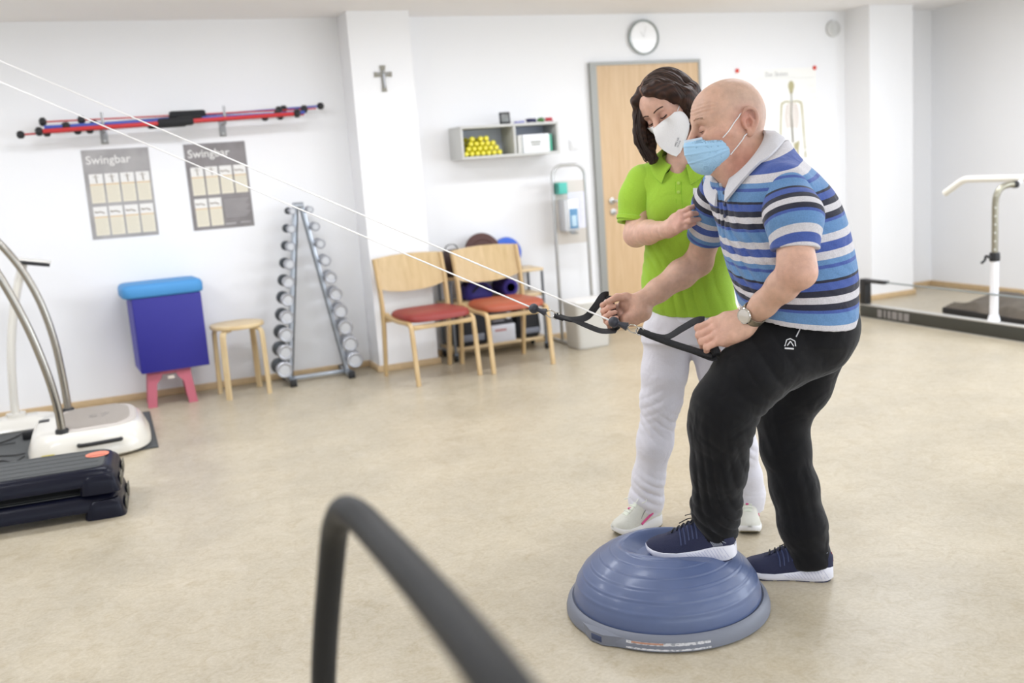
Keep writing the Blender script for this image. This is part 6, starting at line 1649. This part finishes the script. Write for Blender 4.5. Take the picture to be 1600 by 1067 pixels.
for i in range(16):
    for j in range(n2 - 1): a = i * n2 + j; fs.append((a, a + n2, a + n2 + 1, a + 1)); o_ = len(outer); fs.append((o_ + a, o_ + a + 1, o_ + a + n2 + 1, o_ + a + n2))
bd = [i * n2 for i in range(17)] + [16 * n2 + j for j in range(1, n2)] + [i * n2 + n2 - 1 for i in range(15, -1, -1)] + [j for j in range(n2 - 2, 0, -1)]
fs += [(bd[i], bd[(i + 1) % len(bd)], o_ + bd[(i + 1) % len(bd)], o_ + bd[i]) for i in range(len(bd))]
b.add(outer + inner_, fs); wm_ = b.obj('face_mask', mw, woman, True, angle=28)
seam = smooth_path([HW(f + .0012, 0, u) for f, u in ridge], 5)
MB().tube(seam, .0011, 6).obj('centre_seam', mat('mask_seam', (226, 224, 222), rough=.8), wm_, True)
for l in (-1, 1):
    for (f0, u0), (f1, u1) in (((.050, -.018), (-.02, .012)), ((.040, -.094), (-.02, -.03))):
        MB().tube(smooth_path(side_path(w_F, HW, l, (f0, u0), (f1, u1), .002, 6), 3), .0013, 6).obj('ear_loop', masklow, woman, True)
tu = unit(wl * .72 + wu * -.0 + wu * .62); tn = None
o_p = full[12][11] ; pu = unit(full[13][11] - full[11][11] + (full[12][10] - full[12][12]) * .9); nrm_ = unit(np.cross(full[13][11] - full[11][11], full[12][10] - full[12][12])); nrm_ = nrm_ if nrm_ @ wf > 0 else -nrm_
pv = np.cross(nrm_, pu)
text('FFP2 NR', .0085, mat('mask_print', (120, 120, 126)), wm_, 'print', tuple(o_p - pu * .018 + nrm_ * .0022), tuple(pu), tuple(pv), depth=.0002)
text('CE 2163', .0065, mat('mask_print', (120, 120, 126)), wm_, 'print', tuple(o_p - pu * .018 - pv * .009 + nrm_ * .0024), tuple(pu), tuple(pv), depth=.0002)

# hair
hairm = bpy.data.materials.new('dark_brown_hair'); hairm.use_nodes = True
_nt = hairm.node_tree; _b = _nt.nodes['Principled BSDF']; _b.inputs['Roughness'].default_value = .5; _b.inputs['Specular IOR Level'].default_value = .3
_a = _nt.nodes.new('ShaderNodeAttribute'); _a.attribute_name = 'Col'; _nt.links.new(_a.outputs['Color'], _b.inputs['Base Color'])
def hair_coord(P):
    q = (P - HW(-.01, .008, .02)) @ RW.T
    return np.arctan2(q[:, 1], q[:, 2] + .35 * q[:, 0] + .02), q
def hair_disp(P):
    a, q = hair_coord(P); s = q[:, 1] * 0
    hang = np.clip((-q[:, 2] + .0) * 30, 0, 1)
    x1 = q[:, 0] * 380 + 2 * np.sin(q[:, 2] * 40); y1 = (P @ VH) * 300 + (P @ RH) * 260
    top = 1 - hang
    d = (.0007 * np.sin(q[:, 0] * 520 + 3 * np.sin(a * 1.6)) + .0012 * np.sin(q[:, 0] * 170 + 2 * np.sin(a * 1.3))) * top
    d += (.0008 * np.sin((P @ RH) * 620 + (P @ VH) * 500 + 3 * np.sin(P[:, 2] * 18)) + .0016 * np.sin((P @ RH) * 230 - (P @ VH) * 160 + 2.5 * np.sin(P[:, 2] * 14))) * hang
    return d
def hair_col(v):
    a, q = hair_coord(v); t_ = .5 + .5 * np.sin(q[:, 0] * 420 + (v @ RH) * 300 + 4 * np.sin(v[:, 2] * 30 + a))
    tip = np.clip((1.36 - v[:, 2]) * 12, 0, 1)
    c0, c1, c2 = lc((38, 24, 19)), lc((64, 41, 31)), lc((92, 64, 45))
    c = c0[None] * (1 - t_[:, None]) + c1[None] * t_[:, None]; c = c * (1 - .45 * tip[:, None]) + c2[None] * .45 * tip[:, None]
    part = np.exp(-((q[:, 1] + .012) / .0030) ** 2) * (q[:, 2] > .06) * (q[:, 0] > .0); return c * (1 - part[:, None] * .6) + lc((170, 130, 108))[None] * part[:, None] * .6
hp = [ell(HW(-.022, 0, .036), (.104, .084, .086), RW, .02), ell(HW(-.060, 0, -.03), (.062, .078, .085), RW, .03)]
# forehead and face kept free
hp += [ell(HW(.085, -.004, .004), (.060, .064, .078), RW, .010, 's'), ell(HW(.075, 0, -.07), (.075, .066, .075), RW, .010, 's')]
lk = lambda pts, rs, k=.012, fl=None: chain(pts, rs, k=k, kk=.012, flat=fl)
# her right side (left in the picture): from the parting down beside the face, curling at the shoulder
hp += [lk([HW(.038, -.020, .100), HW(.058, -.046, .080), HW(.050, -.070, .040), HW(.034, -.080, -.01), HW(.016, -.082, -.055)], [.012, .015, .016, .020, .022]),
       lk([HW(.02, -.078, .05), at(1001, 185, 3.40), at(1000, 205, 3.39), at(1005, 222, 3.385)], [.020, .019, .018, .014]),
       lk([at(998, 175, 3.42), at(996, 203, 3.41), at(999, 220, 3.40), at(1007, 236, 3.395), at(1013, 247, 3.39)], [.016, .015, .015, .014, .010]),
       lk([at(1004, 195, 3.43), at(1010, 222, 3.42), at(1016, 238, 3.40), at(1022, 248, 3.39), at(1017, 254, 3.38)], [.025, .018, .015, .012, .006]),
       lk([at(1012, 200, 3.44), at(1018, 213, 3.42), at(1021, 226, 3.41), at(1016, 238, 3.40)], [.02, .010, .008, .006])]
# her left side: sweeps across and falls behind the cheek
hp += [lk([HW(.040, -.012, .100), HW(.064, .024, .088), HW(.052, .058, .058), HW(.030, .078, .022), HW(.010, .084, -.02)], [.012, .016, .018, .018, .020]),
       lk([HW(.026, .0, .104), HW(.036, .045, .088), HW(.030, .078, .05), HW(.0, .088, .0), HW(-.02, .088, -.05)], [.012, .018, .022, .026, .028]),
       lk([HW(.0, .085, .0), at(1088, 190, 3.42), at(1091, 212, 3.43), at(1090, 232, 3.44), at(1086, 245, 3.46)], [.03, .034, .032, .026, .016]),
       lk([HW(-.05, .07, .0), at(1095, 195, 3.48), at(1098, 222, 3.50), at(1094, 244, 3.51)], [.035, .036, .032, .018])]
hp += [lk([HW(-.08, 0, 0), at(1058, 215, 3.55), at(1060, 238, 3.55)], [.06, .05, .03], .03)]
sdf_obj('hair', Field(hp, hair_disp), .0027, hairm, woman, col=hair_col)
rs = random.Random(11); b = MB(); HF = Field(hp)
def hair_pt(f, l, u):   # point on the outside of the hair, seen from the head centre
    d_ = unit(wf * f + wl * l + wu * u); t_ = np.linspace(.03, .16, 90); P = HW(-.01, 0, .02)[None] + t_[:, None] * d_[None]; d = HF(P); i_ = 89 - np.argmax(d[::-1] < 0); return P[i_] + d_ * .0006
for i in range(170):
    l = -1 if i % 2 else 1; f = rs.uniform(-.9, .62); pts = []
    for q in np.linspace(.03, 1.35, 9):
        an = q * 1.25; pts.append(hair_pt(f * (1 - .25 * q) + .1 * math.sin(q * 3 + i) * .3, l * math.sin(an) * (1 - .3 * abs(f)) - .012 * 8 * (1 - min(1, q * 3)) * .1, math.cos(an)))
    b.tube(smooth_path(pts, 2), [.0003] + [.0009] * 15 + [.0003], 4)
for i in range(60):
    o_ = rs.uniform(-7, 8); z_ = rs.uniform(-.012, .012)
    if i % 2: pts = [at(998 + o_ * .6, 168, 3.385 + z_), at(995 + o_, 190, 3.378 + z_), at(997 + o_, 212, 3.372 + z_), at(1003 + o_ * 1.3, 230, 3.372 + z_), at(1013 + o_ * 1.4, 246 + rs.uniform(-6, 7), 3.375 + z_), at(1016 + o_ * .8, 250 + rs.uniform(-4, 8), 3.38 + z_)]
    else: pts = [HW(rs.uniform(.0, .03), .086, .02), at(1087 + o_ * .6, 195, 3.385 + z_), at(1091 + o_ * .8, 215, 3.39 + z_), at(1090 + o_, 238 + rs.uniform(-6, 6), 3.41 + z_)]
    b.tube(smooth_path(pts, 5), .0011, 4)
tag(b.obj('hair_strands', mat('hair_strand_brown', (46, 29, 22), rough=.5), woman, True), None, None, kind='stuff')

# polo shirt
lime = knit('lime_green_pique', (158, 198, 62), fold=.18, fscale=12)
def wsec(lf, rt, b_, yaw_=0., v=3.47):
    A_, B_ = at(lf[0], lf[1], v), at(rt[0], rt[1], v); c = (A_ + B_) / 2; h_ = np.linalg.norm(B_ - A_) / 2; u = unit(B_ - A_); w2 = unit(-VH); return (c, u, w2, h_, b_)
ws = [wsec((1008, 470), (1150, 470), .125), wsec((1003, 440), (1146, 440), .128), wsec((1007, 400), (1140, 398), .122), wsec((1010, 360), (1138, 356), .120), wsec((1006, 320), (1140, 316), .122), wsec((1000, 288), (1142, 284), .105), wsec((1020, 264), (1120, 260), .075), wsec((1040, 250), (1100, 247), .055)]
ws = [wsec((1022, 487), (1156, 487), .122)] + ws
WS = Spine(ws, 2.3, 4)
def wdisp(P):
    d = .004 * vnoise(P * 12, 21)
    d += folds(P, at(1030, 400, 3.35), RH * .9 + Z * .35, Z, 5, .06, .006, .12) + folds(P, at(1090, 330, 3.35), RH * .6 - Z * .7, Z, 5, .07, .005, .10) + folds(P, at(1010, 360, 3.4), RH + Z * .2, Z, 5, .04, .006, .07)
    d += folds(P, at(1070, 450, 3.35), RH, Z, 5, .07, .004, .10)
    return d
bust = [ell(at(1045, 325, 3.40), (.060, .055, .060), None, .05), ell(at(1098, 320, 3.42), (.060, .055, .060), None, .05)]
wp = [WS.prim(.02)] + bust + [cap(shR + Z * .004, nb - Z * .015, .052, .05, .04), cap(shL + Z * .004, nb - Z * .015, .052, .05, .04), ell(at(1067, 238, 3.44), (.064, .060, .052), None, .012, 's'), ell(at(1061, 255, 3.37), (.020, .030, .034), None, .010, 's')]
wF = Field(wp, wdisp)
polo = sdf_obj('polo_shirt', wF, .0045, lime, woman)
def wsleeve(pts, rs, hem_o, hem_n, seed):
    hol = chain([hem_o - hem_n * .03, hem_o + hem_n * .05], [rs[-1] - .017, rs[-1] - .011])
    return sdf_obj('sleeve', Field([chain(pts, rs, kk=.03), plane_cut(hem_o, hem_n), Prim(hol.fn, [hem_o, hem_o + hem_n * .05], .1, .002, 's')], lambda P: .003 * vnoise(P * 22, seed)), .004, lime, polo)
hn = unit(at(990, 352, 3.42) - at(1002, 285, 3.45))
wsleeve([shR + Z * .0, at(996, 310, 3.44), at(990, 352, 3.42)], [.060, .059, .057], at(990, 348, 3.42), unit(hn + RH * .12), 3)
MB().lathe([(.0565, 0), (.0592, .002), (.0592, .014), (.057, .016), (.054, .008)], at(990, 340, 3.42) - hn * .008, hn, 32, None) if False else MB().lathe([(.0565, 0), (.0592, .002), (.0592, .014), (.057, .016), (.054, .008)], at(990, 343, 3.425) - hn * .010, hn, 32).obj('sleeve_cuff', lime, polo, True)
hn2 = unit(elL - shL)
wsleeve([shL, shL * .5 + elL * .5], [.060, .056], shL * .5 + elL * .5, hn2, 5)
# collar leaves
CW = at(1066, 243, 3.445); DW = unit(at(1058, 275, 3.37) - at(1072, 228, 3.50)); latW = unit(np.cross(np.cross(DW, RH), DW)); NW = unit(np.cross(DW, latW)); NW = NW if NW[2] > 0 else -NW
b = MB(); rings = []
for i in range(45):
    ph = math.radians(-158 + 316 * i / 44); c_, s_ = math.cos(ph), math.sin(ph); tip = max(0, (abs(ph) - 1.7)) / 1.05
    base = CW - DW * c_ * .070 + latW * s_ * .066; od = unit(-DW * c_ + latW * s_ * 1.2)
    mid = base + NW * .014 + od * .006; low = seat_on(wF, base + od * (.036 + .016 * tip) - NW * (.014 + .012 * tip) + DW * .008 * tip, .0055); lo2 = seat_on(wF, low, .0015)
    mm = (mid + low) / 2 + unit(NW + od) * .006
    rings.append([base - NW * .014, base + NW * .012, mid, mm, low, lo2, mm - unit(NW + od) * .0035, base + NW * .004])
b.loft(rings); b.obj('collar', lime, polo, True, angle=50)
ppts = [stick(wF, px, py, 3.2, 3.7, .0018) for px, py in ((1060, 286), (1060, 300), (1061, 314), (1062, 326))]
for dx in (-4.5, 4.5):
    MB().tube([stick(wF, px + dx, py, 3.2, 3.7, .0006) for px, py in ((1060, 284), (1060, 300), (1061, 314), (1062, 328))], .0012, 5).obj('placket_seam', mat('lime_seam', (128, 184, 30), rough=.8), polo, True)
for p in ppts[:2]: MB().lathe([(0, 0), (.0052, 0), (.0056, .002), (.0035, .0026), (0, .002)], p, -VH, 14).obj('button', mat('lime_button', (180, 214, 90), rough=.3), polo, True)
bd_ = [stick(wF, px, py, 3.2, 3.7, .003) for px, py in ((1083, 294), (1103, 293), (1103, 303), (1083, 304))]
b = MB(); b.add(bd_ + [p + VH * .002 for p in bd_], [(0, 1, 2, 3), (7, 6, 5, 4), (0, 4, 5, 1), (1, 5, 6, 2), (2, 6, 7, 3), (3, 7, 4, 0)]); b.obj('name_badge', mat('badge_white', (226, 226, 228), rough=.4), polo, True)
# white undershirt hem and trousers
whitec = knit('white_cotton', (222, 220, 228), fold=.3, fscale=11, var=.03)
US = Spine([wsec((1024, 496), (1154, 497), .116), wsec((1020, 470), (1150, 470), .116)], 2.3, 3)
sdf_obj('undershirt', Field([US.prim(.01)], lambda P: .002 * vnoise(P * 18, 9)), .005, knit('white_undershirt', (228, 228, 238), fold=.1), woman)
def wt_disp(P):
    d = .004 * vnoise(P * 14, 31)
    for px, py, s_, am, di in ((1050, 545, .08, .006, .8), (1035, 625, .06, .009, -.5), (1028, 660, .06, .007, .9), (1022, 710, .06, .006, -.6), (1012, 778, .07, .008, .5), (1168, 772, .07, .008, -.5), (1160, 700, .06, .007, .8)):
        d += folds(P, at(px, py, 3.48), Z * .9 + RH * di, RH, 5, s_, am, .07)
    return d
wt = [Spine([wsec((1006, 530), (1146, 530), .112), wsec((1012, 500), (1148, 500), .114), wsec((1020, 478), (1150, 478), .110)], 2.3, 3).prim(.03)]
wt += [chain([at(1044, 525, 3.47), at(1038, 580, 3.47), at(1033, 625, 3.48), at(1024, 690, 3.50), at(1014, 745, 3.53), at(1010, 778, 3.55), at(1009, 800, 3.56)], [.084, .076, .071, .062, .056, .058, .054], k=.03, kk=.03)]
wt += [chain([at(1112, 525, 3.50), at(1128, 580, 3.50), at(1140, 630, 3.52), at(1154, 700, 3.56), at(1166, 745, 3.59), at(1170, 770, 3.61), at(1171, 790, 3.62)], [.084, .078, .071, .062, .056, .059, .054], k=.03, kk=.03)]
wt += [local_cut(at(1009, 806, 3.55), unit(-Z - RH * .15), .11), local_cut(at(1171, 796, 3.62), -Z, .11)]
sdf_obj('trousers', Field(wt, wt_disp), .005, whitec, woman)
WM = dict(sole=mat('off_white_sole', (232, 232, 232), rough=.5), groove=mat('grey_line', (120, 116, 110), rough=.6), tread=mat('olive_outsole', (120, 112, 84), rough=.7),
          upper=mat('cream_mesh_upper', (222, 221, 210), rough=.75, bump=.5, bscale=700), tongue=mat('cream_tongue', (224, 228, 212), rough=.8), lace=mat('cream_lace', (230, 232, 222), rough=.7),
          pink=mat('pink_streak', (206, 70, 130), rough=.5), mint=mat('mint_patch', (168, 216, 180), rough=.6))
shoe(woman, atZ(1032, 818, 0.001), atZ(958, 838, 0.001), Z, 0, .046, WM, style='cream')
tt = atZ(1172, 838, .001); shoe(woman, tt + unit(VH * 1. - RH * .05) * .245, tt, Z, 0, .046, WM, style='cream')
